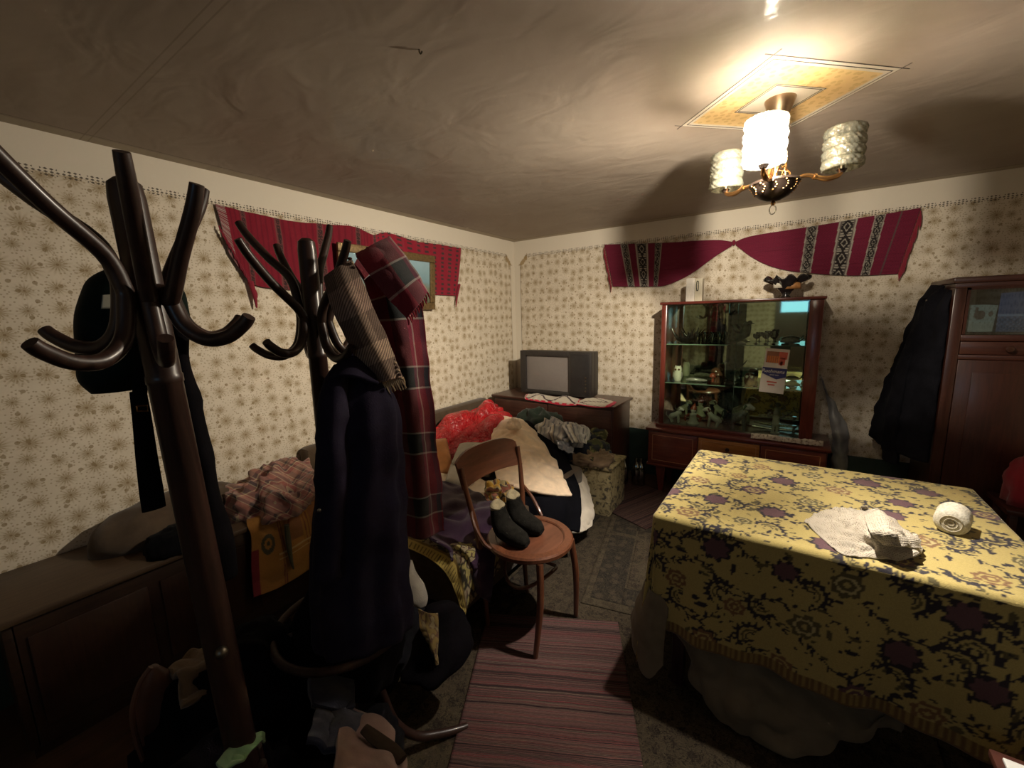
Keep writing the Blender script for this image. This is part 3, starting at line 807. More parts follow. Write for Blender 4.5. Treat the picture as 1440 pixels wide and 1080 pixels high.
tag(patch('under_sheet', rows, BEIGE, None, 70, 50, .004, .022, 7, True, 3.0, floor=.01), 'grubby pale sheet sagging to the carpet below the yellow tablecloth', 'sheet')
rows = [[(TX0 - .012, 1.60, .46), (TX0 - .02, 1.53, .46), (TX0 + .01, TY0 - .02, .45), (-.33, TY0 + .01, .42)],
        [(TX0 - .07, 1.58, .33), (TX0 - .055, 1.50, .30), (-.40, 1.45, .28), (-.335, 1.47, .28)],
        [(TX0 - .085, 1.56, .24), (TX0 - .06, 1.49, .17), (-.39, 1.44, .10), (-.335, 1.46, .17)]]
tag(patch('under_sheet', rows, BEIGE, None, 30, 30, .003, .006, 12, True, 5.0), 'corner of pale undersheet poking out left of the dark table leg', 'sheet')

# lace cloth folded on the table
LACE, lnt, lb = new_mat('crochet_lace'); e = N(lnt)
lv = e.vor(e.uv(), 150, .35); nzl = e.noise(e.obj(), 14, 3)
hole = e.m('LESS_THAN', lv['Distance'], .20)
band = e.m('GREATER_THAN', e.noise(e.uv(), 24, 1, .5, 1.5), .47)
lc = e.mix(e.m('MULTIPLY', e.m('MULTIPLY', hole, band), .8), e.ramp(nzl, [(.3, (.42, .37, .29)), (.7, (.54, .48, .38))]), (.13, .10, .06))
e.put(lb.inputs['Base Color'], lc); lb.inputs['Roughness'].default_value = .9
e.put(lb.inputs['Normal'], e.bump(lv['Distance'], .6, .004))
tz = TZ + .012
A0 = [P(1131, 732, z=tz), P(1160, 716, z=tz), P(1190, 712, z=tz + .02), P(1215, 716, z=tz + .03)]
A1 = [P(1155, 755, z=tz), P(1180, 742, z=tz + .01), P(1205, 738, z=tz + .03), P(1238, 716, z=tz + .035)]
A2 = [P(1185, 778, z=tz), P(1206, 762, z=tz + .012), P(1232, 752, z=tz + .05), P(1262, 740, z=tz + .045)]
A3 = [P(1226, 784, z=tz), P(1245, 780, z=tz + .01), P(1268, 770, z=tz + .03), P(1292, 752, z=tz + .03)]
A4 = [P(1242, 786, z=tz), P(1262, 787, z=tz + .006), P(1284, 784, z=tz + .012), P(1298, 776, z=tz + .012)]
lac = patch('lace_cloth', [A0, A1, A2, A3, A4], LACE, None, 60, 60, .004, .010, 22, True, 2.0, floor=TZ + .008)
tag(lac, 'crumpled cream crochet lace cloth lying on the yellow tablecloth', 'lace cloth')
rows = [[P(1214, 722, z=tz + .03), P(1240, 720, z=tz + .04), P(1262, 735, z=tz + .03)], [P(1222, 745, z=tz + .07), P(1250, 740, z=tz + .095), P(1280, 752, z=tz + .05)],
        [P(1240, 768, z=tz + .04), P(1268, 768, z=tz + .06), P(1296, 772, z=tz + .02)]]
patch('folded_end', rows, LACE, lac, 40, 40, .004, .008, 18, True, 8.0, floor=TZ + .009)
# cone of thread lying on its side
yc = P(1338, 752, z=TZ + .006); yc.z = TZ + .050
ax = (Vector((-.30, -1, 0))).normalized()
yp = yc + Vector((.01, .05, 0))
THREAD, tnt, tbb = new_mat('white_thread'); e = N(tnt)
tw = e.noise(e.obj(), 160, 2, .5); e.put(tbb.inputs['Base Color'], e.ramp(tw, [(.35, (.50, .46, .36)), (.65, (.72, .68, .56))])); tbb.inputs['Roughness'].default_value = .85
e.put(tbb.inputs['Normal'], e.bump(tw, .5, .003))
yr = thing('thread_reel', 'fat reel of white thread lying on its side right of the lace', 'thread reel', (yp.x, yp.y, TZ + .006))
prof = [(.008, .050), (.022, .052), (.036, .048), (.043, .040)] + [(.043 + .0012 * (i % 2), .040 - i * .006) for i in range(1, 14)] + [(.036, -.046), (.020, -.050), (.008, -.048)]
MB().lathe(prof, 36, yp + Vector((0, 0, -.006)), ax).build('winding', THREAD, yr)
MB().lathe([(.0, .049), (.0085, .053), (.0085, .05), (.006, .049), (.006, .03), (.0, .03)], 16, yp + Vector((0, 0, -.006)), ax).build('core', simple('reel_core', (.30, .26, .18), .7), yr)
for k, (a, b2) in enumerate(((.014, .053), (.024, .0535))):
    MB().lathe([(a, b2 - .003), (a + .002, b2 + .001), (a + .004, b2 - .003)], 28, yp + Vector((0, 0, -.006)), ax).build('ring', simple('darker_thread', (.40, .36, .27), .9), yr)  # rings of darker thread on the reel's end

# ================================================================== glazed cabinet
CABW = wood('red_varnished_wood', (.075, .013, .010), (.15, .030, .018), .3, 0, .5, 5, 10)
CABV = wood('red_varnished_upright', (.075, .013, .010), (.15, .030, .018), .3, 2, .5, 5, 10)
INLAY = simple('inlay_line', (.33, .17, .09), .4, .1, 10, 0)
def plain_glass(name, tint, refl=.12, rough=.02):
    m, nt, b = new_mat(name); e = N(nt); nt.nodes.remove(b)
    out = next(n for n in nt.nodes if n.type == 'OUTPUT_MATERIAL')
    t = e.node('ShaderNodeBsdfTransparent'); t.inputs[0].default_value = tint + (1,)
    g = e.node('ShaderNodeBsdfGlossy'); g.inputs['Roughness'].default_value = rough; g.inputs['Color'].default_value = (.9, .95, .9, 1)
    fr = e.node('ShaderNodeFresnel'); fr.inputs['IOR'].default_value = 1.45
    mx = e.node('ShaderNodeMixShader'); e.put(mx.inputs[0], e.m('ADD', fr.outputs[0], refl - .04)); e.put(mx.inputs[1], t.outputs[0]); e.put(mx.inputs[2], g.outputs[0])
    e.put(out.inputs['Surface'], mx.outputs[0]); return m
GLASS = plain_glass('cabinet_glass', (.90, .95, .88), .06)
SHELFG = plain_glass('shelf_glass', (.75, .88, .78), .16)
SHEDGE = simple('green_glass_edge', (.20, .28, .22), .15, .05, 10, 0)
mm, mnt, mb_ = new_mat('cabinet_mirror'); mb_.inputs['Base Color'].default_value = (.88, .93, .80, 1); mb_.inputs['Metallic'].default_value = 1; mb_.inputs['Roughness'].default_value = .03
cb = thing('display_cabinet', 'red varnished display cabinet with sliding glass and mirror back on low base', 'cabinet', (-.37, 3.59, 0))
BX0, BX1, BY0, BY1 = -.975, .240, 3.385, 3.785
box('base_body', CABW, cb, BX0 + .012, BX1 - .012, BY0 + .012, BY1, .265, .545, .003)
box('base_top', CABW, cb, BX0 - .006, BX1 + .006, BY0 - .012, BY1 + .004, .545, .570, .006)
box('plinth', CABW, cb, BX0 + .004, BX1 - .004, BY0 + .004, BY1 - .01, .245, .266, .004)
def inlay(name, parent, x0, x1, z0, z1, y, w=.004):
    mb = MB(); mb.box(x0, x1, y - .001, y, z0, z0 + w); mb.box(x0, x1, y - .001, y, z1 - w, z1)
    mb.box(x0, x0 + w, y - .001, y, z0, z1); mb.box(x1 - w, x1, y - .001, y, z0, z1); return mb.build(name, INLAY, parent)
for (x0, x1) in ((BX0 + .02, -.585), (-.155, BX1 - .02)):
    d = box('door', CABW, cb, x0, x1, BY0, BY0 + .018, .275, .538, .003); inlay('inlay', d, x0 + .028, x1 - .028, .297, .512, BY0)
OR = wood('orange_drawer_wood', (.20, .075, .018), (.34, .14, .035), .35, 0, .4)
d1 = box('drawer', OR, cb, -.575, -.165, BY0 - .002, BY0 + .016, .415, .536, .003); inlay('inlay', d1, -.555, -.185, .438, .516, BY0 - .002, .003)
MB().lathe([(.005, 0), (.005, .012), (.015, .018), (.014, .026), (.0, .029)], 14, (-.37, BY0 - .002, .474), (0, -1, 0)).build('knob', simple('dark_knob', (.03, .012, .01), .3), d1)
d2 = box('door', CABW, cb, -.575, -.165, BY0, BY0 + .016, .275, .408, .003)
for x in (BX0 + .09, BX1 - .13):
    for y in (BY0 + .03, BY1 - .08):
        MB().add([(x - .02, y - .0, .247), (x + .06, y - .0, .247), (x + .06, y + .045, .247), (x - .02, y + .045, .247), (x + .012, y + .01, 0), (x + .04, y + .01, 0), (x + .04, y + .036, 0), (x + .012, y + .036, 0)],
                 [(0, 1, 2, 3), (7, 6, 5, 4), (0, 4, 5, 1), (1, 5, 6, 2), (2, 6, 7, 3), (3, 7, 4, 0)]).build('leg', CABV, cb)
UX0, UX1, UY0, UY1, UZ0, UZ1 = -.900, .138, 3.450, 3.775, .570, 1.580
box('foot_rail', CABW, cb, UX0 - .02, UX1 + .01, UY0 - .012, UY0 + .03, UZ0, UZ0 + .028, .004)
box('top_board', CABW, cb, UX0 - .012, UX1 + .012, UY0 - .014, UY1, UZ1 - .020, UZ1, .004)
for (x0, x1) in ((UX0, UX0 + .040), (UX1 - .078, UX1)):
    box('side_post', CABV, cb, x0, x1, UY0, UY0 + .03, UZ0 + .028, UZ1 - .02, .006)
for (x0, x1) in ((UX0, UX0 + .016), (UX1 - .016, UX1)): box('side_board', CABV, cb, x0, x1, UY0 + .03, UY1, UZ0, UZ1 - .02, .002)
IX0, IX1 = UX0 + .042, UX1 - .078
box('mirror_back', mm, cb, UX0 + .018, UX1 - .018, UY1 - .02, UY1 - .014, UZ0 + .02, UZ1 - .022, 0)
box('back_board', CABW, cb, UX0 + .016, UX1 - .016, UY1 - .012, UY1, UZ0 + .01, UZ1 - .02, 0)
for z in (.938, 1.250):
    s = box('shelf', SHELFG, cb, UX0 + .018, UX1 - .018, UY0 + .04, UY1 - .022, z - .006, z, 0)
    box('shelf_edge', SHEDGE, s, UX0 + .018, UX1 - .018, UY0 + .0385, UY0 + .04, z - .0065, z + .0005, 0)
for (x0, x1, y) in ((IX0, -.36, UY0 + .008), (-.42, IX1 + .004, UY0 + .020)):
    g = box('glass_pane', GLASS, cb, x0, x1, y, y + .004, UZ0 + .03, UZ1 - .022, 0)
    box('pane_edge', SHEDGE, g, x1 - .0012, x1, y, y + .004, UZ0 + .03, UZ1 - .022, 0)
box('runner', METAL_D, cb, IX0, IX1, UY0 + .004, UY0 + .028, UZ0 + .024, UZ0 + .031, 0)

# ---- what stands in it
CER = [simple('cer_white', (.75, .72, .62), .15, .08, 30, 0, coat=.6), simple('cer_brown', (.14, .065, .035), .15, .3, 30, 0, coat=.6),
       simple('cer_grey', (.34, .32, .29), .15, .3, 60, 0, coat=.6), simple('cer_green', (.07, .10, .06), .2, .3, 30, 0, coat=.6),
       simple('cer_red', (.32, .07, .04), .2, .2, 30, 0, coat=.6), simple('cer_black', (.015, .013, .013), .15, .2, 30, 0, coat=.6)]
CGL = plain_glass('crystal', (.80, .83, .78), .35, .06)
def fig(name, label, cat, x, y, z, **k): return thing(name, label, cat, (x, y, z), 0, k.get('group'))
S0, S1, S2 = UZ0 + .011, .9385, 1.2505
Y0 = 3.60
o = box('cabinet_floor', CABW, cb, UX0 + .018, UX1 - .018, UY0 + .032, UY1 - .022, UZ0, UZ0 + .010, 0)
# top shelf
f = fig('ornament_bowl', 'dark spiky leaf-shaped dish left on the top glass shelf', 'dish', -.755, Y0, S2)
MB().lathe([(.0, 0), (.03, .003), (.055, .02), (.072, .045), (.066, .045), (.05, .022), (.0, .01)], 16, (-.755, Y0, S2)).build('bowl', CER[5], f)
for k in range(7):
    a = k * .9
    MB().tube([(-.755 + .03 * cos(a), Y0 + .03 * sin(a), S2 + .02), (-.755 + .07 * cos(a), Y0 + .06 * sin(a), S2 + .06), (-.755 + .10 * cos(a), Y0 + .07 * sin(a), S2 + .10 + .02 * sin(k * 2))], [.01, .008, .002], 6, 3).build('leaf', CER[5], f)
def tumbler(x, y, z, h=.075, r=.028):
    return MB().lathe([(.0, 0), (r * .8, 0), (r * .85, .006), (r, h), (r - .003, h), (r * .78, .012), (.0, .011)], 16, (x, y, z)).build('tumbler', CGL)
labs = ['small cut glass tumbler next to the spiky dark dish', 'second small glass tumbler from the spiky dark dish', 'third small glass tumbler from the spiky dark dish', 'rightmost glass tumbler of the left row beside the antlered bird']
for k, x in enumerate((-.655, -.60, -.545, -.495)): tag(tumbler(x, Y0 + .01 * (k % 2), S2), labs[k], 'glass', 'glass tumblers on the top shelf')
def bird(x, z, s, mats, label, name='bird_figurine', y=Y0, flip=1):
    f = fig(name, label, 'figurine', x, y, z)
    MB().lathe([(.0, 0), (.03 * s, 0), (.032 * s, .006 * s), (.012 * s, .014 * s), (.0, .02 * s)], 14, (x, y, z)).build('stand', mats[0], f)
    MB().tube([(x - flip * .03 * s, y, z + .02 * s), (x, y, z + .05 * s), (x + flip * .012 * s, y, z + .09 * s), (x + flip * .02 * s, y, z + .12 * s)], [.008 * s, .028 * s, .022 * s, .012 * s], 12, 4).build('body', mats[1], f)
    MB().ball((x + flip * .022 * s, y, z + .13 * s), .016 * s).build('head', mats[1], f)
    MB().lathe([(.005 * s, 0), (.0, .022 * s)], 6, (x + flip * .034 * s, y, z + .128 * s), (flip, 0, -.2)).build('beak', mats[2], f)
    for sd in (-1, 1):
        MB().tube([(x - flip * .005 * s, y + sd * .02 * s, z + .07 * s), (x - flip * .04 * s, y + sd * .032 * s, z + .09 * s), (x - flip * .065 * s, y + sd * .03 * s, z + .125 * s)], [.016 * s, .014 * s, .003 * s], 8, 3, .4).build('wing', mats[2], f)
    return f
bird(-.345, S2, 1.15, (CER[0], CER[3], CER[5]), 'tall winged bird ornament in the middle of the top glass shelf')
for k, x in enumerate((-.245, -.185, -.135)):
    o = MB().lathe([(.0, 0), (.022, 0), (.004, .008), (.004, .035), (.024, .05), (.026, .075 + .01 * k), (.023, .075 + .01 * k), (.003, .04), (.0, .04)], 14, (x, Y0 + .02, S2)).build('stem_glass', CGL)
    tag(o, ['left stemmed glass right of the winged bird ornament', 'middle stemmed glass right of the winged bird ornament', 'right stemmed glass of three by the winged bird ornament'][k], 'glass', 'stemmed glasses on the top shelf')
def fish(x, z, L, mat, label, y=Y0):
    f = fig('fish_dish', label, 'dish', x, y, z)
    MB().tube([(x - L * .5, y, z + .02), (x - L * .25, y, z + .026), (x, y, z + .028), (x + L * .3, y, z + .022)], [.006, .02, .022, .008], 12, 4, .9).build('body', mat, f)
    MB().tube([(x + L * .3, y, z + .022), (x + L * .45, y, z + .05)], [.006, .02], 8, 0, .4).build('tail', mat, f)
    MB().lathe([(.0, 0), (.025, 0), (.02, .008), (.0, .01)], 12, (x, y, z)).build('foot', mat, f)
fish(-.02, S2, .15, CER[2], 'grey fish shaped dish at the right of the top glass shelf')
# middle shelf
f = fig('owl_figurine', 'white china owl standing left on the middle glass shelf', 'figurine', -.793, Y0, S1)
MB().lathe([(.0, 0), (.024, 0), (.032, .02), (.034, .05), (.028, .075), (.031, .09), (.028, .11), (.015, .122), (.0, .124)], 18, (-.793, Y0, S1)).build('body', CER[0], f)
for sd in (-1, 1):
    MB().ball((-.793 + sd * .012, Y0 - .027, S1 + .096), (.009, .005, .009), 10).build('eye', CER[1], f)
    MB().lathe([(.009, 0), (.0, .018)], 6, (-.793 + sd * .018, Y0, S1 + .112)).build('ear', CER[0], f)
    MB().ball((-.793 + sd * .031, Y0, S1 + .048), (.008, .018, .028), 10).build('wing', CER[2], f)
o = MB().tube([(-.725, Y0, S1 + .012), (-.68, Y0 - .01, S1 + .018), (-.62, Y0, S1 + .016), (-.57, Y0 + .01, S1 + .012)], [.008, .016, .014, .006], 10, 4).build('shell_dish', CER[2])
tag(o, 'low grey shell dish between the white owl and brown toadstool', 'dish')
f = fig('toadstool_figurine', 'brown toadstool family ornament on the middle glass shelf', 'figurine', -.507, Y0, S1)
MB().lathe([(.0, 0), (.035, 0), (.038, .01), (.0, .016)], 16, (-.507, Y0, S1)).build('stand', CER[1], f)
for dx, h, r in ((-.018, .06, .026), (.02, .075, .03), (0.0, .10, .036)):
    MB().lathe([(.0, .01), (r * .38, .01), (r * .3, h - .015), (r, h - .012), (r * .9, h + .006), (r * .5, h + .02), (.0, h + .026)], 14, (-.507 + dx, Y0 - .012 * (h < .08), S1)).build('toadstool', CER[1] if h > .07 else CER[4], f)
bird(-.405, S1, 1.25, (CER[0], CER[2], CER[3]), 'grey preening bird ornament beside the brown toadstools', flip=-1)
f = fig('owl_figurine', 'squat spotted owl ornament just left of the paper packet', 'figurine', -.272, Y0, S1)
MB().lathe([(.0, 0), (.03, 0), (.038, .03), (.036, .07), (.026, .09), (.0, .098)], 16, (-.272, Y0, S1)).build('body', CER[1], f)
for sd in (-1, 1): MB().ball((-.272 + sd * .014, Y0 - .03, S1 + .066), (.012, .006, .012), 10).build('eye', CER[0], f)
fish(.005, S1, .13, CER[0], 'white boat shaped dish at the right of the middle shelf')
# lower level
def dog(x, z, s, mat, mat2, label, sit=True, y=Y0, flip=1, name='dog_figurine'):
    f = fig(name, label, 'figurine', x, y, z)
    X = lambda a: x + flip * a * s
    MB().tube([(X(-.045), y, z + .03 * s), (X(-.03), y, z + .05 * s), (X(.005), y, z + .07 * s), (X(.03), y, z + .10 * s)], [.015 * s, .024 * s, .022 * s, .014 * s], 12, 4).build('body', mat, f)
    MB().tube([(X(.025), y, z + .11 * s), (X(.04), y, z + .12 * s), (X(.068), y, z + .11 * s)], [.014 * s, .018 * s, .008 * s], 10, 3).build('head', mat, f)
    for sd in (-1, 1):
        MB().tube([(X(.032), y + sd * .012 * s, z + .13 * s), (X(.02), y + sd * .018 * s, z + .105 * s)], [.007 * s, .003 * s], 6).build('ear', mat2, f)
        MB().tube([(X(.02), y + sd * .012 * s, z + .07 * s), (X(.028), y + sd * .014 * s, z)], [.009 * s, .007 * s], 8).build('leg', mat, f)
        MB().tube([(X(-.035), y + sd * .014 * s, z + .04 * s), (X(-.025), y + sd * .016 * s, z)], [.012 * s, .008 * s], 8).build('leg', mat, f)
    MB().tube([(X(-.05), y, z + .035 * s), (X(-.075), y, z + .06 * s), (X(-.07), y, z + .09 * s)], [.005 * s, .004 * s, .002 * s], 6, 3).build('tail', mat2, f)
dog(-.80, S0, 1.0, CER[0], CER[2], 'small white dog ornament at the left on the cabinet floor')
f = fig('clown_figurine', 'red and white clown ornament on the cabinet floor', 'figurine', -.66, Y0, S0)
MB().lathe([(.0, 0), (.045, 0), (.048, .012), (.034, .03), (.026, .06), (.03, .085), (.012, .1), (.0, .1)], 18, (-.66, Y0, S0)).build('body', CER[0], f)
MB().ball((-.66, Y0, S0 + .118), .022).build('head', CER[0], f)
MB().lathe([(.025, 0), (.015, .025), (.0, .055)], 14, (-.66, Y0, S0 + .128), (.2, 0, 1)).build('hat', CER[4], f)
for sd in (-1, 1): MB().tube([(-.66 + sd * .025, Y0, S0 + .08), (-.66 + sd * .06, Y0 - .01, S0 + .06), (-.66 + sd * .05, Y0 - .03, S0 + .035)], [.012, .011, .009], 8, 3).build('arm', CER[4], f)
dog(-.51, S0, 1.15, CER[0], CER[1], 'white and brown spaniel ornament right of the clown', flip=-1)
dog(-.33, S0, 1.55, CER[2], CER[3], 'large grey elk ornament in the middle of the cabinet floor', name='elk_figurine')
f = fig('boy_figurine', 'pale china boy ornament standing right on the cabinet floor', 'figurine', -.085, Y0, S0)
bx = -.085
MB().lathe([(.0, 0), (.03, 0), (.03, .008), (.0, .012)], 14, (bx, Y0, S0)).build('stand', CER[0], f)
for sd in (-1, 1):
    MB().tube([(bx + sd * .012, Y0, S0 + .01), (bx + sd * .012, Y0, S0 + .07)], [.008, .011], 8).build('leg', CER[0], f)
    MB().tube([(bx + sd * .022, Y0, S0 + .125), (bx + sd * .05, Y0 - .01, S0 + .14), (bx + sd * .035, Y0 - .01, S0 + .165)], [.009, .008, .006], 8, 3).build('arm', CER[2], f)
MB().lathe([(.014, .06), (.026, .075), (.02, .11), (.024, .13), (.01, .142)], 14, (bx, Y0, S0)).build('body', CER[0], f)
MB().ball((bx, Y0, S0 + .16), (.02, .02, .022)).build('head', CER[2], f)
f = fig('candlestick', 'little grey candlestick at the right end of the cabinet floor', 'candlestick', .032, Y0, S0)
MB().lathe([(.0, 0), (.026, 0), (.02, .01), (.006, .02), (.012, .035), (.006, .05), (.014, .07), (.016, .078), (.0, .078)], 14, (.032, Y0, S0)).build('column', CER[2], f)
o = MB().tube([(-.24, Y0 + .08, S0 + .055), (-.10, Y0 + .09, S0 + .045), (.03, Y0 + .09, S0 + .05)], [.008, .012, .008], 8, 4).build('silver_ladle', simple('silver', (.5, .5, .45), .25, .1, 10, 0, metal=1))
o.location.z = S0; tag(o, 'long silver ladle lying behind the pale china boy', 'ladle')
# paper packet stuck to the glass, printed front
PKX0, PKX1, PKZ0, PKZ1 = -.205, -.045, .905, 1.230
PW = simple('packet_paper', (.62, .58, .53), .5, .05, 30, .1)
pk = thing('cigarette_packet', 'flattened white and blue cigarette packet leaning on the cabinet glass', 'packet', ((PKX0 + PKX1) / 2, UY0, PKZ0))
Mt = Matrix.Translation(((PKX0 + PKX1) / 2, 0, PKZ0)) @ Matrix.Rotation(radians(4), 4, 'Y') @ Matrix.Translation((-(PKX0 + PKX1) / 2, 0, -PKZ0))
yf = UY0 + .002
MB().box(PKX0 + .006, PKX1 - .004, yf - .004, yf, PKZ0 + .01, PKZ1 - .13, Mt, 0).build('front', PW, pk)
MB().box(PKX0 + .012, PKX1 - .006, yf - .0035, yf + .0, PKZ1 - .132, PKZ1 - .0, Mt, 0).build('lid', PW, pk)
box('picture', simple('print_brown', (.25, .10, .05), .5), pk, PKX0 + .022, PKX1 - .04, yf - .005, yf - .0035, PKZ1 - .10, PKZ1 - .02, 0, Mt)
for k in range(6):
    x = PKX0 + .028 + k * .013
    box('cigarette', simple('print_orange', (.55, .17, .04), .5), pk, x, x + .009, yf - .006, yf - .0045, PKZ1 - .10, PKZ1 - .052, 0, Mt)
for k, (x, z, w, h) in enumerate(((.095, .02, .05, .05), (.10, .06, .036, .05), (.108, .085, .016, .03))):
    box('red_print', simple('print_red', (.50, .10, .07), .5), pk, PKX0 + x, PKX0 + x + w, yf - .0055, yf - .0035, PKZ1 - z - h, PKZ1 - z, 0, Mt)
MB().prism([(PKX0 + .008, PKZ1 - .135), (PKX1 - .004, PKZ1 - .135), (PKX1 - .006, PKZ1 - .195), (PKX0 + .10, PKZ1 - .215), (PKX0 + .010, PKZ1 - .180)],
           -(yf - .004), -(yf - .0055), Mt @ Matrix.Rotation(radians(90), 4, 'X')).build('blue_band', simple('print_navy', (.025, .03, .13), .5), pk)
def text(name, s, size, mat, M, parent, ext=.0006):
    cu = bpy.data.curves.new('text', 'FONT'); cu.body = s; cu.size = size; cu.extrude = ext; cu.align_x = 'CENTER'; cu.align_y = 'CENTER'
    cu.resolution_u = 3
    to = bpy.data.objects.new('text', cu); COL.objects.link(to)
    bpy.context.view_layer.update()
    me = bpy.data.meshes.new_from_object(to.evaluated_get(bpy.context.evaluated_depsgraph_get()))
    bpy.data.objects.remove(to); me.transform(M); return link(name, me, mat, parent, smooth=False)
RX = Matrix.Rotation(radians(90), 4, 'X')
WHT = simple('print_white', (.75, .73, .68), .5, .02, 10, 0)
cxp = (PKX0 + PKX1) / 2
SHR = Matrix(((1, .25, 0, 0), (0, 1, 0, 0), (0, 0, 1, 0), (0, 0, 0, 1)))
text('lettering', 'Rothmans', .034, WHT, Mt @ Matrix.Translation((cxp - .004, yf - .0062, PKZ1 - .160)) @ RX @ SHR, pk)
text('lettering', 'KING SIZE', .012, WHT, Mt @ Matrix.Translation((cxp + .004, yf - .0062, PKZ1 - .186)) @ RX, pk)
for k in range(2): box('red_print', MATS['print_red'], pk, cxp - .034 + k * .008, cxp + .026 - k * .01, yf - .0055, yf - .0038, PKZ1 - .242 - k * .02, PKZ1 - .232 - k * .02, 0, Mt)
# on top of the cabinet
bxx = thing('white_carton', 'tall white carton standing on the left of the display cabinet', 'carton', (-.68, 3.52, UZ1))
box('side', simple('white_card', (.60, .56, .50), .55, .06, 12, .1), bxx, -.730, -.668, 3.48, 3.56, UZ1, UZ1 + .175, .002)
box('back', simple('cream_card', (.55, .50, .38), .55, .06, 12, .1), bxx, -.668, -.615, 3.49, 3.56, UZ1, UZ1 + .170, .002)
MB().tube([(-.650 + .007 * cos(a), 3.488, UZ1 + .115 + .036 * max(-1, min(1, 1.3 * sin(a)))) for a in np.linspace(0, 2 * pi, 21)], .0028, 6).build('handle', MATS['cer_black'], bxx)
bo = thing('ruffled_bowl', 'black ruffled glass bowl holding trinkets on top of the display cabinet', 'bowl', (-.082, 3.55, UZ1))
v = []; f = []; n = 64
prof = [(.0, .0), (.030, .0), (.032, .006), (.022, .012), (.034, .03), (.055, .055), (.085, .085), (.118, .105), (.128, .100)]
prof2 = [(.122, .096), (.086, .078), (.055, .046), (.02, .02), (.0, .018)]
for r, h in prof + prof2:
    h *= 1.35
    for k in range(n):
        a = 2 * pi * k / n; q = max(0, (r - .05) / .07); rf = 1 + .13 * q * sin(9 * a); hh = h + .016 * q * cos(9 * a)
        v.append((-.082 + r * rf * cos(a), 3.56 + r * .8 * rf * sin(a), UZ1 + hh))
m = len(prof + prof2)
for i in range(m - 1):
    for k in range(n): f.append((i * n + k, i * n + (k + 1) % n, (i + 1) * n + (k + 1) % n, (i + 1) * n + k))
link('bowl', me_from(v, f), CER[5], bo)
tr_ = heap('trinkets', simple('orange_trinket', (.33, .15, .05), .5, .3, 30), -.05, 3.56, .055, .05, UZ1 + .06, .075, None, 0, .012, 40, 4, 28)
tag(tr_, 'orange and cream trinkets heaped in the black ruffled bowl', 'trinkets')
tr2 = heap('tissue', simple('white_tissue', (.5, .46, .38), .8, .1, 30), -.12, 3.55, .04, .04, UZ1 + .07, .07, None, 0, .012, 44, 9, 28)
tag(tr2, 'crumpled cream paper tucked left in the black ruffled bowl', 'paper')
# rolled lace runner on the ledge
RUN, rnt, rb = new_mat('runner_lace'); e = N(rnt)
rc_ = e.ramp(e.noise(e.obj(), 60, 3, .6), [(.38, (.20, .15, .12)), (.48, (.55, .50, .43)), (.8, (.66, .60, .52))], 'LINEAR'); e.put(rb.inputs['Base Color'], rc_); rb.inputs['Roughness'].default_value = .9
rows = [[(-.225 + .085 * i, 3.405 + .004 * ((i * 7) % 3), .576 + .004 * (i % 2)) for i in range(6)],
        [(-.225 + .085 * i, 3.412, .606 + .004 * ((i * 5) % 3)) for i in range(6)], [(-.225 + .085 * i, 3.436, .596) for i in range(6)], [(-.225 + .085 * i, 3.438, .577) for i in range(6)]]
tag(patch('lace_runner', rows, RUN, None, 60, 16, .004, .004, 40, True, 3), 'rolled white lace runner along the ledge of the display cabinet', 'lace runner')
# pale plastic hanging right of the cabinet
rows = [[(.165, 3.785, 1.02), (.19, 3.78, .97), (.22, 3.78, .86)], [(.22, 3.76, .80), (.27, 3.74, .76), (.335, 3.76, .70)], [(.265, 3.73, .55), (.31, 3.70, .52), (.37, 3.74, .47)], [(.27, 3.72, .30), (.32, 3.68, .26), (.38, 3.73, .22)]]
tag(patch('plastic_sheet', rows, simple('bluish_plastic', (.27, .27, .27), .35, .08, 9, .2), None, 26, 30, .002, .014, 10, True, 6), 'bluish white plastic sheet hanging by the wall right of the display cabinet', 'sheet')

# ================================================================== television corner
TVW = wood('tv_stand_wood', (.035, .012, .009), (.075, .028, .018), .4, 0)
st = thing('television_stand', 'dark wooden low cupboard in the corner under the television', 'cupboard', (-1.82, 3.45, 0))
box('top', TVW, st, -2.44, -1.185, 3.20, 3.66, .730, .752, .004)
box('body', TVW, st, -2.42, -1.205, 3.225, 3.645, .06, .729, .003)
for x0, x1 in ((-2.405, -1.82), (-1.81, -1.215)):
    dd = box('door', TVW, st, x0, x1, 3.207, 3.224, .09, .715, .004); box('handle', METAL_D, dd, (x1 - .05) if x0 < -2 else (x0 + .04), (x1 - .04) if x0 < -2 else (x0 + .05), 3.195, 3.207, .38, .48, .002)
box('plinth', TVW, st, -2.40, -1.22, 3.24, 3.63, 0, .06, 0)
TVP = simple('tv_dark_plastic', (.028, .024, .022), .45, .15, 50, .1)
tv = thing('television', 'bulky dark tube television with a blank grey screen', 'television', (-1.90, 3.55, .753))
TX_0, TX_1, TYF, TZ0, TZ1 = -2.215, -1.470, 3.385, .765, 1.175
fb = MB()
fb.box(TX_0, TX_0 + .065, TYF, TYF + .06, TZ0, TZ1, None, .008); fb.box(TX_1 - .225, TX_1, TYF, TYF + .06, TZ0, TZ1, None, .008)
fb.box(TX_0 + .06, TX_1 - .22, TYF, TYF + .06, TZ0, TZ0 + .035, None, .006); fb.box(TX_0 + .06, TX_1 - .22, TYF, TYF + .06, TZ1 - .05, TZ1, None, .006)
fb.build('front_frame', TVP, tv)
hs = MB(); hs.box(TX_0 + .004, TX_1 - .004, TYF + .055, TYF + .17, TZ0 + .004, TZ1 - .004, None, .010)
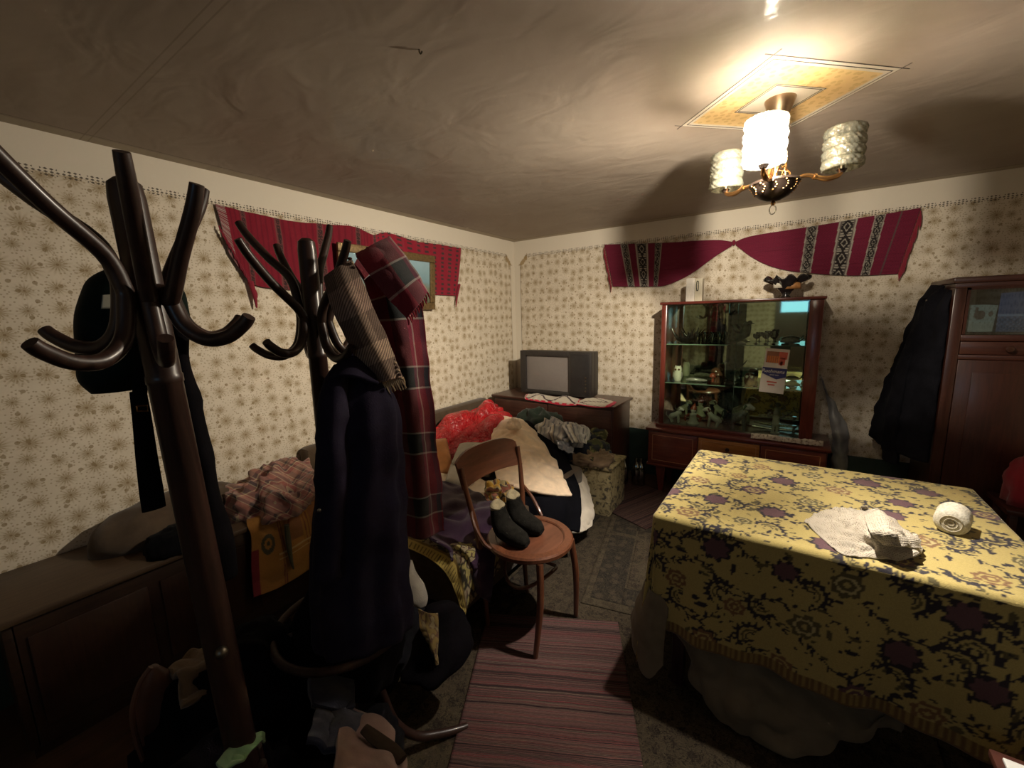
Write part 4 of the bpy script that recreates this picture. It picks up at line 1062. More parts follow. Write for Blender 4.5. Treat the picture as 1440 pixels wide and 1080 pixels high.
hs.add([(TX_0 + .03, TYF + .165, TZ0 + .01), (TX_1 - .03, TYF + .165, TZ0 + .01), (TX_1 - .03, TYF + .165, TZ1 - .02), (TX_0 + .03, TYF + .165, TZ1 - .02),
        (TX_0 + .12, TYF + .30, TZ0 + .03), (TX_1 - .06, TYF + .30, TZ0 + .03), (TX_1 - .06, TYF + .30, TZ1 - .07), (TX_0 + .12, TYF + .30, TZ1 - .07)],
       [(3, 2, 1, 0), (4, 5, 6, 7), (0, 1, 5, 4), (1, 2, 6, 5), (2, 3, 7, 6), (3, 0, 4, 7)])
hs.build('housing', TVP, tv)
sx0, sx1, sz0, sz1 = TX_0 + .060, TX_1 - .220, TZ0 + .033, TZ1 - .048
nn = 16; v = []; f = []
for i in range(nn + 1):
    for j in range(nn + 1):
        u, w = j / nn * 2 - 1, i / nn * 2 - 1
        v.append(((sx0 + sx1) / 2 + (sx1 - sx0) / 2 * u, TYF + .026 - .022 * (1 - u * u) * (1 - w * w) - .004, (sz0 + sz1) / 2 + (sz1 - sz0) / 2 * w))
for i in range(nn):
    for j in range(nn): a = i * (nn + 1) + j; f.append((a, a + 1, a + nn + 2, a + nn + 1))
link('screen', me_from(v, f), simple('grey_screen', (.17, .15, .14), .28, .03, 40, .03, spec=.5), tv)
pn = box('control_panel', simple('panel_plastic', (.02, .018, .018), .4), tv, TX_1 - .20, TX_1 - .02, TYF - .003, TYF + .001, TZ0 + .02, TZ1 - .02, .002)
for k in range(5): MB().lathe([(.008, 0), (.008, .006), (.0, .007)], 10, (TX_1 - .05, TYF - .003, TZ0 + .06 + k * .03), (0, -1, 0)).build('button', METAL_D, pn)
for x in (TX_0 + .07, TX_1 - .1): box('foot', TVP, tv, x, x + .04, TYF + .05, TYF + .25, .753, .768, .002)
# embroidered towels on the stand
TOW = vcol('embroidered_towel', .9)
def towel_col(u, v):
    if v > .80 or u < .06 or u > .93: return (.52, .03, .06) if (int(u * 26) % 3 or v > .9) else (.5, .42, .36)
    w = .55 + .22 * sin(u * 15)
    if abs(v - w) < .055: return (.06, .03, .04)
    return (.55, .49, .40)
rows = [[(-2.09, 3.335, .760), (-1.95, 3.345, .768), (-1.80, 3.345, .760), (-1.66, 3.35, .766), (-1.55, 3.34, .758)],
        [(-2.08, 3.27, .768), (-1.95, 3.27, .785), (-1.80, 3.26, .765), (-1.66, 3.27, .790), (-1.52, 3.26, .762)],
        [(-2.06, 3.21, .760), (-1.95, 3.20, .762), (-1.80, 3.20, .760), (-1.64, 3.195, .762), (-1.50, 3.20, .758)],
        [(-2.04, 3.185, .742), (-1.93, 3.183, .735), (-1.80, 3.185, .730), (-1.65, 3.182, .722), (-1.52, 3.185, .735)]]
tag(patch('embroidered_towel', rows, TOW, None, 70, 34, .003, .004, 18, True, 2, colfn=towel_col), 'white towel with red border lying in front of the television', 'towel')
def towel_col2(u, v):
    if v > .86 or u > .84 or v < .05: return (.52, .03, .07)
    if abs((u - .45) + .3 * sin(v * 12)) < .05: return (.10, .04, .05)
    return (.55, .50, .40)
rows = [[(-1.45, 3.36, .762), (-1.38, 3.38, .775), (-1.30, 3.38, .765), (-1.23, 3.37, .757)],
        [(-1.50, 3.27, .775), (-1.42, 3.28, .790), (-1.30, 3.28, .775), (-1.215, 3.28, .758)],
        [(-1.52, 3.205, .760), (-1.42, 3.20, .762), (-1.32, 3.20, .760), (-1.215, 3.20, .757)],
        [(-1.51, 3.185, .745), (-1.42, 3.185, .738), (-1.32, 3.185, .735), (-1.23, 3.19, .748)]]
tag(patch('embroidered_towel', rows, TOW, None, 44, 34, .003, .003, 20, True, 7, colfn=towel_col2), 'folded cream towel with red edge on the right of the television stand', 'towel')

# ================================================================== wardrobe
WRD = wood('wardrobe_wood', (.027, .008, .005), (.056, .016, .009), .38, 2, .35)
WRH = wood('wardrobe_rail_wood', (.040, .013, .009), (.08, .025, .015), .38, 0, .35)
wd = thing('wardrobe', 'tall dark red wardrobe with a small glazed door on the right', 'wardrobe', (1.2, 3.55, 0))
WX0, WX1, WY0 = .705, 1.70, 3.305
box('side_panel', WRD, wd, WX0, WX0 + .02, WY0 + .015, YB - .01, .0, 1.595, .002)
box('side_panel', WRD, wd, WX1 - .02, WX1, WY0 + .015, YB - .01, .0, 1.595, .002)
box('back_panel', WRD, wd, WX0 + .02, WX1 - .02, YB - .02, YB - .01, .0, 1.59, 0)
box('cornice', WRH, wd, WX0 - .012, WX1 + .012, WY0 - .012, YB - .008, 1.615, 1.648, .008)
box('top_rail', WRH, wd, WX0 + .0, WX1, WY0, WY0 + .022, 1.590, 1.616, .002)
box('top_board', WRH, wd, WX0, WX1, WY0 + .022, YB - .01, 1.596, 1.616, 0)
box('stile', WRD, wd, WX0, WX0 + .048, WY0, WY0 + .022, .0, 1.59, .003)
box('shelf_board', WRH, wd, WX0 + .02, WX1 - .02, WY0 + .022, YB - .02, 1.31, 1.325, 0)
box('rail', WRH, wd, WX0 + .048, WX1 - .02, WY0, WY0 + .022, 1.302, 1.335, .003)
drw = box('drawer', WRH, wd, WX0 + .050, 1.16, WY0 - .002, WY0 + .018, 1.228, 1.298, .004)
MB().lathe([(.006, 0), (.006, .012), (.018, .02), (.015, .03), (.0, .033)], 14, (.935, WY0 - .002, 1.262), (0, -1, 0)).build('knob', simple('brown_knob', (.05, .02, .012), .3), drw)
box('drawer', WRH, wd, 1.17, WX1 - .02, WY0 - .002, WY0 + .018, 1.228, 1.298, .004)
box('rail', WRH, wd, WX0 + .048, WX1 - .02, WY0, WY0 + .022, 1.200, 1.226, .003)
for x0, x1 in ((WX0 + .050, 1.19), (1.195, WX1 - .02)):
    dd = box('door', WRD, wd, x0, x1, WY0 - .002, WY0 + .018, .09, 1.198, .004)
    box('panel', WRD, dd, x0 + .06, x1 - .06, WY0 - .007, WY0 - .002, .16, 1.13, .003)
box('plinth', WRH, wd, WX0 + .048, WX1 - .02, WY0 + .01, WY0 + .022, .0, .088, 0)
for x0, x1 in ((WX0 + .050, 1.19), (1.195, WX1 - .02)):
    fr_ = MB(); fr_.box(x0, x0 + .012, WY0, WY0 + .018, 1.337, 1.59); fr_.box(x1 - .045, x1, WY0, WY0 + .018, 1.337, 1.59)
    fr_.box(x0, x1, WY0, WY0 + .018, 1.578, 1.59); dd = fr_.build('glazed_door', WRD, wd)
    box('glass', plain_glass('wardrobe_glass', (.8, .85, .9), .22), dd, x0 + .012, x1 - .045, WY0 + .006, WY0 + .010, 1.337, 1.578, 0)
# postcard inside the glass, beside a blue window reflection painted on a card
PC = vcol('postcard_print', .6, 0, 0)
def card_col(u, v):
    if v < .32: return (.42, .45, .36)
    d1 = math.hypot((u - .42) * 1.1, (v - .58)); d2 = math.hypot(u - .75, v - .62)
    if d1 < .16 or (.30 < u < .36 and v > .62 and v < .85) or d2 < .09: return (.16, .11, .08)
    return (.40, .47, .40) if sin(u * 40) * sin(v * 33) < .75 else (.22, .20, .14)
yy = WY0 + .02
rows = [[(.757, yy, 1.352), (.83, yy, 1.350), (.872, yy, 1.352)], [(.757, yy, 1.43), (.83, yy, 1.43), (.876, yy, 1.43)], [(.757, yy, 1.497), (.83, yy, 1.497), (.880, yy, 1.492)]]
tag(patch('postcard', rows, PC, None, 50, 40, .0015, colfn=card_col), 'cream postcard with brown animals behind the wardrobe glass', 'postcard')
def blue_col(u, v):
    if abs(v - .45) < .03: return (.30, .42, .60)
    return (.06, .12, .30) if v > .45 else ((.10, .2, .38) if sin(u * 50) * sin(v * 60) > .2 else (.05, .09, .2))
rows = [[(.884, yy, 1.352), (.96, yy, 1.35), (1.03, yy, 1.35)], [(.884, yy, 1.45), (.96, yy, 1.45), (1.03, yy, 1.45)], [(.884, yy, 1.555), (.96, yy, 1.56), (1.03, yy, 1.56)]]
tag(patch('reflection_card', rows, PC, None, 50, 40, .0015, colfn=blue_col), 'blue window reflection painted on a card beside the postcard in the wardrobe', 'picture')
# jacket on the wardrobe's side
JK = fabric('charcoal_jacket_cloth', (.008, .008, .011), 200, .9, .25, .4, .1)
jk = thing('hanging_jacket', 'dark jacket hanging from a nail on the wardrobe side', 'jacket', (.64, 3.6, .55))
rows = [[(.700, 3.74, 1.585), (.680, 3.66, 1.60), (.672, 3.56, 1.60), (.680, 3.44, 1.60), (.700, 3.36, 1.58)],
        [(.690, 3.76, 1.50), (.635, 3.68, 1.52), (.625, 3.58, 1.53), (.640, 3.44, 1.52), (.695, 3.34, 1.50)],
        [(.690, 3.775, 1.25), (.595, 3.70, 1.25), (.560, 3.60, 1.25), (.600, 3.42, 1.25), (.695, 3.32, 1.25)],
        [(.690, 3.785, .95), (.545, 3.72, .95), (.500, 3.62, .94), (.565, 3.42, .95), (.695, 3.32, .95)],
        [(.690, 3.785, .66), (.505, 3.73, .65), (.455, 3.62, .63), (.545, 3.42, .60), (.695, 3.32, .58)]]
patch('body', rows, JK, jk, 50, 60, .008, .014, 6, True, 4, folds=(.008, 4, 0))
rows = [[(.655, 3.60, 1.50), (.630, 3.54, 1.49), (.640, 3.47, 1.50)], [(.575, 3.58, 1.15), (.548, 3.51, 1.15), (.580, 3.43, 1.15)], [(.55, 3.56, .80), (.515, 3.49, .80), (.555, 3.41, .80)], [(.56, 3.55, .55), (.52, 3.48, .53), (.57, 3.40, .52)]]
patch('sleeve', rows, JK, jk, 20, 50, .03, .010, 9, True, 8)
rows = [[(.69, 3.70, 1.60), (.665, 3.60, 1.62), (.69, 3.45, 1.61)], [(.66, 3.70, 1.55), (.628, 3.59, 1.54), (.66, 3.45, 1.55)]]
patch('collar', rows, JK, jk, 20, 12, .012)
for z in (1.53, 1.45): MB().ball((.628, 3.47, z), .008, 8).build('button', METAL_D, jk)
# red cloth at the wardrobe's foot, right edge of the view
rc0 = P(1432, 655, y=3.18)
tag(heap('red_bundle', fabric('crimson_cloth', (.22, .012, .022), 250), rc0.x + .07, 3.14, .12, .10, .48, .26, None, 0, .03, 10, 4, 36), 'crimson cloth bundle in front of the wardrobe at the right', 'cloth')
sto = thing('wooden_stool', 'dark wooden stool under the crimson cloth by the wardrobe', 'stool', (rc0.x + .08, 3.14, 0))
box('seat', WRH, sto, rc0.x - .07, rc0.x + .23, 3.00, 3.27, .45, .478, .006)
for dx in (-.05, .18):
    for dy in (3.02, 3.22): box('leg', WRH, sto, rc0.x + dx, rc0.x + dx + .03, dy, dy + .03, 0, .449, .003)

# ================================================================== rugs
def rug_mat(name, cols, seedv, dark=(.03, .02, .018), scale=26):
    m, nt, b = new_mat(name); e = N(nt)
    s = e.sep(e.uv()); u, v = s[0], s[1]
    q = e.comb(u, v, seedv)
    n1 = e.noise(q, scale, 3, .6, 1.2); n2 = e.noise(q, scale * 2.3, 2, .5, .8)
    line = e.m('LESS_THAN', e.m('ABSOLUTE', e.m('SUBTRACT', n1, .5)), .022)
    line2 = e.m('LESS_THAN', e.m('ABSOLUTE', e.m('SUBTRACT', n2, .5)), .03)
    vv = e.vor(q, 13, .6)
    fl = e.m('LESS_THAN', vv['Distance'], e.m('MULTIPLY', n2, .55))
    c = e.mix(e.noise(q, 5, 3), cols[0], cols[1])
    c = e.mix(e.m('MULTIPLY', fl, .75), c, cols[2])
    c = e.mix(e.m('MULTIPLY', line, .8), c, dark); c = e.mix(e.m('MULTIPLY', line2, .5), c, cols[3])
    e.put(b.inputs['Base Color'], e.mix(.66, c, (0, 0, 0))); b.inputs['Roughness'].default_value = .95; b.inputs['Specular IOR Level'].default_value = .1
    e.put(b.inputs['Normal'], e.bump(e.noise(q, 300, 2), .5, .004))
    return m
def rug(name, label, cx, cy, w, l, rot, z, th, mat, wave=.002, group=None):
    M = Matrix.Translation((cx, cy, 0)) @ Matrix.Rotation(rot, 4, 'Z')
    rows = [[M @ Vector((-w / 2 + w * i / 5, -l / 2 + l * j / 7, z + th / 2)) for i in range(6)] for j in range(8)]
    o = patch(name, rows, mat, None, 40, 60, th, wave, 2.2, True, cx * 3 + 1, floor=z + th / 2)
    return tag(o, label, 'rug', group)
FIELD = rug_mat('carpet_field', ((.135, .105, .068), (.100, .075, .048), (.060, .042, .032), (.21, .165, .10)), 1.0)
BORD = rug_mat('carpet_border', ((.030, .026, .024), (.042, .034, .028), (.115, .090, .060), (.19, .15, .095)), 4.0, (.10, .075, .05), 34)
EDGE = rug_mat('carpet_edge', ((.15, .12, .075), (.12, .095, .06), (.07, .05, .035), (.22, .17, .10)), 9.0, scale=40)
cr = rug('carpet', 'large faded brown floral carpet covering the floor around the table and bed', -.30, 1.72, 2.10, 3.0, 0, 0, .006, FIELD)
WM[cr.name] = Matrix.Translation(cr.location)
for nm, x0, x1, mt in (('border_band', -1.27, -1.12, BORD), ('border_band', .50, .66, BORD)):
    rr = [[(x0 + (x1 - x0) * i / 2, .28 + 2.88 * j / 6, .0072) for i in range(3)] for j in range(7)]
    patch(nm, rr, mt, cr, 14, 60, .0014)
sr = rug('carpet', 'smaller darker floral carpet with black filigree border behind the bentwood chair', -.50, 2.42, .92, 1.05, radians(12), .0062, .006, EDGE)
WM[sr.name] = Matrix.Translation(sr.location)
M2 = Matrix.Translation((-.50, 2.42, 0)) @ Matrix.Rotation(radians(12), 4, 'Z')
for (x0, x1, y0, y1) in ((-.42, -.26, -.47, .47), (-.26, .42, -.47, -.33), (-.26, .42, .33, .47)):
    patch('border_band', [[M2 @ Vector((x0 + (x1 - x0) * i / 2, y0 + (y1 - y0) * j / 2, .0130)) for i in range(3)] for j in range(3)], BORD, sr, 30, 30, .0014)
patch('centre_field', [[M2 @ Vector((-.25 + .66 * i / 2, -.32 + .64 * j / 2, .0130)) for i in range(3)] for j in range(3)], FIELD, sr, 30, 30, .0012)
# woven rag runners
def stripes_mat(name, seedv, reds):
    m, nt, b = new_mat(name); e = N(nt)
    s = e.sep(e.uv()); u, v = s[0], s[1]
    wob = e.m('MULTIPLY', e.noise(e.comb(e.m('MULTIPLY', u, 7), e.m('MULTIPLY', v, 20), seedv), 1.0, 2), .014)
    y = e.m('ADD', v, wob)
    n = e.node('ShaderNodeTexNoise', noise_dimensions='1D'); e.put(n.inputs['W'], e.m('ADD', y, seedv)); n.inputs['Scale'].default_value = 26; n.inputs['Detail'].default_value = 4; n.inputs['Roughness'].default_value = .85
    c = e.ramp(n.outputs[0], reds, 'CONSTANT')
    th = e.noise(e.comb(e.m('MULTIPLY', u, 60), e.m('MULTIPLY', v, 500), 0), 1.0, 2)
    c = e.mix(.55, c, e.ramp(th, [(.3, (.35, .35, .35)), (.7, (1, 1, 1))]), 'MULTIPLY')
    e.put(b.inputs['Base Color'], e.mix(.66, c, (0, 0, 0))); b.inputs['Roughness'].default_value = .95; b.inputs['Specular IOR Level'].default_value = .1
    e.put(b.inputs['Normal'], e.bump(th, .7, .004)); return m
RAG = [(0, (.08, .045, .05)), (.34, (.28, .18, .15)), (.39, (.06, .04, .045)), (.43, (.40, .24, .21)), (.465, (.42, .07, .09)), (.485, (.30, .19, .16)), (.505, (.07, .05, .055)),
       (.52, (.42, .30, .23)), (.55, (.06, .04, .045)), (.57, (.44, .10, .11)), (.59, (.33, .20, .18)), (.63, (.09, .06, .06))]
RAG2 = [(0, (.05, .03, .03)), (.38, (.18, .09, .07)), (.42, (.04, .025, .03)), (.46, (.22, .12, .09)), (.50, (.06, .035, .035)), (.53, (.26, .16, .12)), (.56, (.10, .04, .04)), (.60, (.20, .10, .08)), (.66, (.05, .03, .03))]
ang = math.atan2(.291, .570)
rug('rag_runner', 'pink and maroon striped rag runner lying in front of the bentwood chair', -.690 + .0, 1.19, .645, .98, ang, .008, .007, stripes_mat('rag_stripes', .37, RAG), .004)
rug('rag_runner', 'narrow brown striped rag runner between the bedding pile and display cabinet', -1.02, 3.16, .62, .78, radians(68), .0135, .007, stripes_mat('rag_stripes_far', 3.1, RAG2), .003)

# ================================================================== woven hangings on the walls
WOV = vcol('woven_hanging', .9, .2, .4, 260)
MAR, MAR2, BLK, GRY = (.155, .012, .035), (.115, .010, .030), (.018, .014, .014), (.34, .31, .26)
def band_col(t, v, k):
    """t 0..1 across the band, v along it"""
    if t < .10 or t > .90: return GRY
    if t < .18 or t > .82: return (.12, .10, .09)
    q = (v * k) % 1; w = abs(t - .5) * 2 / .66
    d = abs(q - .5) * 2
    if d + w < .45: return BLK
    if d + w < .62: return GRY
    if d + w < 1.15: return BLK
    return GRY if (q * 6) % 1 < .5 else BLK
def hang_col(bands, thin=()):
    def fn(u, v):
        for (a, b2, sl, k) in bands:
            c = u - a - sl * (v - .5)
            if 0 <= c <= b2: return band_col(c / b2, v, k)
        for a in thin:
            if abs(u - a) < .004: return (.10, .06, .06)
        return MAR if (int(u * 190) + int(v * 60)) % 3 else MAR2
    return fn
YV = 3.778
def prow(pts, y=None, x=None): return [P(a, b, y=y, x=x) for a, b in pts]
def hanging_net(top, bot, **k):
    T, B = prow(top, **k), prow(bot, **k)
    return [[t.lerp(b, s) for t, b in zip(T, B)] for s in (0, .33, .66, 1)]
vb = thing('wall_hanging', 'crimson woven cloth knotted in the middle, pinned above the display cabinet', 'wall hanging', (-.456, YV, 1.72))
top = [(850, 344), (880, 343), (915, 342), (950, 340.5), (985, 338), (1012, 337.5), (1030, 340)]
bot = [(862, 403), (890, 403), (915, 403), (937, 401), (970, 386), (1005, 361), (1029, 346)]
patch('cloth', hanging_net(top, bot, y=YV), WOV, vb, 190, 70, .004, .003, 14, True, 2, aniso=(.3, 1, 3), colfn=hang_col([(.13, .05, 0, 5.5), (.23, .085, 0, 3.5), (.36, .05, 0, 5.5)]))
top = [(1034, 340), (1052, 333), (1085, 327), (1125, 321), (1168, 314), (1212, 306), (1255, 299), (1295, 292)]
bot = [(1035, 345), (1058, 362), (1083, 374), (1112, 381), (1150, 385), (1190, 387.5), (1225, 387), (1262, 385)]
patch('cloth', hanging_net(top, bot, y=YV - .002), WOV, vb, 260, 80, .004, .004, 12, True, 5, aniso=(.3, 1, 3), colfn=hang_col([(.47, .055, .02, 5.5), (.62, .085, .02, 3.6), (.785, .052, .02, 5.5)], (.90,)))
kn = P(1032, 341.5, y=YV)
MB().ball((kn.x, kn.y - .004, kn.z), (.014, .012, .022), 14).build('knot', fabric('crimson_knot', (.15, .012, .03), 250), vb)
TAS = fabric('crimson_tassel', (.20, .015, .03), 250)
def tassels(parent, a, b, n, L, seed, y=None, x=None, lean=0.0):
    r = random.Random(seed); A, B = P(*a, y=y, x=x), P(*b, y=y, x=x)
    for k in range(n):
        p = A.lerp(B, (k + .5) / n); l = L * r.uniform(.7, 1.2)
        out = Vector((0, -.008, 0)) if y is not None else Vector((.008, 0, 0))
        side = (Vector((1, 0, 0)) if y is not None else Vector((0, 1, 0))) * lean
        MB().tube([p + out * .3, p + out + side * l * .5 + Vector((0, 0, -l * .5)), p + out + side * l * .7 + Vector((0, 0, -l))], [.0035, .0045, .002], 5, 2).build('tassel', TAS, parent)
tassels(vb, (850, 346), (861, 402), 16, .065, 1, y=YV, lean=-.15)
tassels(vb, (1295, 294), (1263, 384), 22, .085, 2, y=YV, lean=.12)
XV = XL + .022
vl = thing('wall_hanging', 'red woven cloth with dark stripes pinned high on the left wall over a picture', 'wall hanging', (XV, 2.0, 1.60))
def hang_col_l(u, v):
    for a, k in ((.105, 9), (.235, 9), (.375, 9), (.50, 9), (.60, 9)):
        c = u - a - .0 * v
        if 0 <= c <= .022:
            b_ = band_col(c / .022, v, k); return (.04, .02, .02) if b_ is BLK else (.17, .05, .05)
    if u > .62: return (.05, .03, .03) if (u * 30) % 1 < .42 and (v * 12) % 1 < .5 else (.26, .012, .03)
    if u < .05 and (v * 30) % 1 < .45: return (.35, .28, .26)
    return (.20, .010, .024) if (int(u * 150)) % 3 else (.155, .008, .02)
top = [(303, 286), (335, 295), (372, 303), (412, 311), (455, 315), (500, 319), (524, 330), (545, 327), (585, 339), (620, 344), (649, 349)]
bot = [(322, 356), (352, 396), (385, 406), (425, 408), (465, 408), (505, 400), (530, 395), (556, 404), (592, 413), (620, 415), (643, 416)]
patch('cloth', hanging_net(top, bot, x=XV), WOV, vl, 320, 80, .004, .006, 8, True, 9, aniso=(1, 1, .6), colfn=hang_col_l)
tassels(vl, (306, 315), (360, 410), 20, .040, 3, x=XV + .004, lean=.1)
MB().tube([P(352, 396, x=XV), P(358, 415, x=XV + .01), P(361, 433, x=XV + .01)], [.016, .012, .004], 8, 3).build('corner_tassel', TAS, vl)
MB().tube([P(646, 400, x=XV), P(643, 415, x=XV + .01), P(641, 432, x=XV + .01)], [.012, .010, .003], 8, 3).build('corner_tassel', TAS, vl)
# gilt framed picture below it
GILT = simple('old_gilt', (.17, .11, .045), .45, .35, 60, .5, metal=.4)
pf = thing('framed_picture', 'gilt framed pale blue picture on the left wall behind the scarves', 'picture', (XL + .05, 2.1, 1.58))
y0, y1, z0, z1 = 1.66, 2.53, 1.575, 2.00
Mp = Matrix.Translation((XL + .034, 0, z0)) @ Matrix.Rotation(radians(4), 4, 'Y') @ Matrix.Translation((-(XL + .034), 0, -z0))
for (a, b2, c_, d) in ((y0, y1, z0, z0 + .055), (y0, y1, z1 - .055, z1), (y0, y0 + .055, z0 + .055, z1 - .055), (y1 - .055, y1, z0 + .055, z1 - .055)):
    box('frame_side', GILT, pf, XL + .032, XL + .056, a, b2, c_, d, .006, Mp)
PICM, pnt2, pb2 = new_mat('pale_blue_painting'); e = N(pnt2)
sz = e.sep(e.geo())[2]; nzp = e.noise(e.geo(), 9, 4)
e.put(pb2.inputs['Base Color'], e.ramp(e.m('ADD', e.m('MULTIPLY', e.m('SUBTRACT', sz, 1.6), 2.2), e.m('MULTIPLY', nzp, .3)), [(.2, (.10, .10, .06)), (.45, (.16, .19, .14)), (.55, (.18, .30, .34)), (.9, (.28, .42, .48))]))
pb2.inputs['Roughness'].default_value = .25
box('canvas', PICM, pf, XL + .034, XL + .044, y0 + .05, y1 - .05, z0 + .05, z1 - .05, 0, Mp)

# ================================================================== long chest by the left wall
CHW = wood('chest_wood', (.014, .006, .003), (.030, .013, .006), .45, 1, .15)
CHT = wood('chest_top_wood', (.045, .026, .014), (.085, .052, .030), .5, 1, .1)
cs = thing('wooden_chest', 'long low dark wooden chest standing along the left wall', 'chest', (-2.3, .65, 0))
box('lid', CHT, cs, XL + .004, -2.075, .03, 1.20, .532, .557, .006)
box('side_panel', CHW, cs, XL + .01, -2.10, .05, .075, .05, .530, .003); box('side_panel', CHW, cs, XL + .01, -2.10, 1.155, 1.18, .05, .530, .003)
box('back_panel', CHW, cs, XL + .01, XL + .03, .076, 1.154, .05, .530, 0)
fp = box('front_panel', CHW, cs, -2.115, -2.095, .076, 1.154, .05, .530, .003)
for (a, b2) in ((.10, .42), (.46, .78), (.82, 1.13)): box('raised_panel', wood('chest_panel_wood', (.018, .007, .003), (.034, .012, .005), .5, 2, .1), fp, -2.096, -2.086, a, b2, .12, .47, .004)
box('plinth', CHW, cs, XL + .02, -2.12, .06, 1.17, 0, .049, 0)
CZ = .558
BRN = fabric('brown_blanket', (.075, .052, .034), 200, .95, .2)
tag(heap('folded_blanket', BRN, -2.36, .62, .13, .30, CZ, .17, None, 0, .02, 5, 3, 40), 'brown blanket heaped against the wall on the wooden chest', 'blanket')
bb = P(245, 742, z=.60)
tag(heap('black_bundle', fabric('black_wool', (.004, .004, .005), 200, .95, .2), -2.16, .56, .09, .12, CZ, .085, None, .3, .02, 12, 5, 36), 'small black wool bundle on the near end of the wooden chest', 'bundle')
PLS = plaid('brown_pink_plaid', [(0, (.36, .20, .14)), (.22, (.09, .06, .06)), (.34, (.50, .40, .24)), (.38, (.34, .15, .12)), (.62, (.07, .05, .055)), (.70, (.52, .42, .27)), (.74, (.30, .09, .08)), (.86, (.40, .24, .17))],
            [(0, (.34, .14, .11)), (.25, (.50, .42, .28)), (.29, (.10, .07, .07)), (.45, (.40, .24, .18)), (.6, (.30, .07, .08)), (.66, (.48, .38, .24)), (.72, (.16, .09, .08))], .11, .12)
sp_ = P(382, 700, z=.63)
tag(heap('plaid_shirt', PLS, -2.22, 1.04, .20, .24, CZ, .17, None, .2, .085, 8, 6, 80), 'crumpled brown and pink plaid shirt on the wooden chest above the orange cloth', 'shirt')
def orange_col(u, v):
    c = (.34, .155, .035)
    for a in (.30, .325, .62, .66):
        if abs(u - a - .03 * v) < .006: c = (.20, .06, .03)
    for a in (.18, .21, .72, .76):
        if abs(v - a) < .007 and u > .28: c = (.48, .32, .14)
    if .38 < u < .60 and .26 < v < .66: c = (.25, .105, .04) if abs(math.sin(u * 20) - (v - .4) * 6) > .25 else (.16, .05, .03)
    if .70 < u < .98 and .26 < v < .68: c = (.26, .11, .04)
    d = math.hypot((u - .19) * 1.3, v - .60)
    if .045 < d < .085 or d < .02: c = (.06, .05, .03)
    if u < .10 and v > .62: c = (.20, .02, .03)
    return c
rows = [[(-2.22, .86, .575), (-2.22, .95, .578), (-2.22, 1.06, .58), (-2.22, 1.19, .58)],
        [(-2.085, .80, .568), (-2.08, .93, .572), (-2.08, 1.05, .572), (-2.08, 1.20, .57)],
        [(-2.055, .80, .50), (-2.05, .93, .50), (-2.05, 1.06, .50), (-2.05, 1.22, .49)],
        [(-2.045, .78, .36), (-2.04, .93, .35), (-2.045, 1.07, .36), (-2.045, 1.22, .36)],
        [(-2.04, .77, .22), (-2.04, .92, .20), (-2.04, 1.08, .22), (-2.04, 1.20, .24)]]
tag(patch('printed_cloth', rows, vcol('orange_print', .8, .05, .2, 200), None, 110, 130, .004, .006, 7, True, 3, colfn=orange_col), 'orange printed cloth hanging over the front of the wooden chest', 'cloth')
t0 = P(403, 738, x=-2.02)
MB_ = MB().tube([t0, P(406, 765, x=-2.02), P(410, 790, x=-2.02), P(413, 800, x=-2.02)], [.012, .014, .008, .004], 8, 3).build('tassel_cord', fabric('olive_cord', (.06, .055, .03), 200))
tag(MB_, 'short dark olive cord dangling in front of the orange cloth', 'cord')

# ================================================================== bed with its bedding
BEDC = fabric('brown_couch_cloth', (.075, .050, .030), 160, .95, .2, .4)
bd = thing('sofa_bed', 'brown upholstered sofa bed under a heap of bedding by the left wall', 'bed', (-1.85, 2.0, 0))
box('base', BEDC, bd, -2.40, -1.235, 1.33, 2.66, .085, .27, .02)
box('mattress', BEDC, bd, -2.42, -1.215, 1.305, 2.68, .272, .415, .04)
box('backrest', BEDC, bd, XL + .01, -2.41, 1.30, 3.12, .09, .735, .03)
for x in (-2.34, -1.32):
    for y in (1.40, 2.55): MB().lathe([(.0, 0), (.018, 0), (.025, .09), (.0, .09)], 10, (x, y, 0)).build('leg', WOODLEG, bd)
def cover_col(u, v):
    if v > .80:
        return (.12, .085, .025) if (u * 40) % 1 < .30 and .84 < v < .96 else (.50, .37, .10)
    if v > .77: return (.20, .13, .04)
    n = noise.noise(Vector((u * 16, v * 9, 2))); n2 = noise.noise(Vector((u * 34, v * 18, 7)))
    if abs(n) < .09: return (.04, .035, .02)
    if n2 > .22: return (.10, .055, .04)
    return (.34, .28, .10) if n < 0 else (.30, .24, .14)
COV = vcol('yellow_floral_cover', .85, .1, .5, 220)
rows = [[(-2.0, 1.60, .422), (-1.75, 1.60, .425), (-1.50, 1.60, .425), (-1.32, 1.58, .425), (-1.20, 1.56, .422), (-1.165, 1.55, .36), (-1.155, 1.54, .25)],
        [(-2.0, 1.42, .425), (-1.75, 1.42, .430), (-1.50, 1.42, .43), (-1.32, 1.40, .43), (-1.20, 1.40, .425), (-1.160, 1.39, .35), (-1.150, 1.38, .22)],
        [(-2.0, 1.33, .428), (-1.75, 1.325, .432), (-1.50, 1.325, .432), (-1.34, 1.325, .430), (-1.225, 1.325, .42), (-1.175, 1.30, .34), (-1.160, 1.30, .20)],
        [(-2.0, 1.262, .395), (-1.75, 1.262, .39), (-1.50, 1.262, .39), (-1.36, 1.262, .38), (-1.26, 1.262, .34), (-1.20, 1.262, .25), (-1.170, 1.268, .13)]]
tag(patch('bed_cover', rows, COV, None, 150, 90, .006, .004, 14, True, 3, colfn=cover_col), 'yellow floral cover with woven border over the near corner of the bed', 'bed cover')
def prr(pts, dz=0): return [P(a, b, r=c) + Vector((0, 0, dz)) for a, b, c in pts]
PURP = fabric('purple_blanket', (.031, .012, .030), 200, .95, .25, .4, .3)
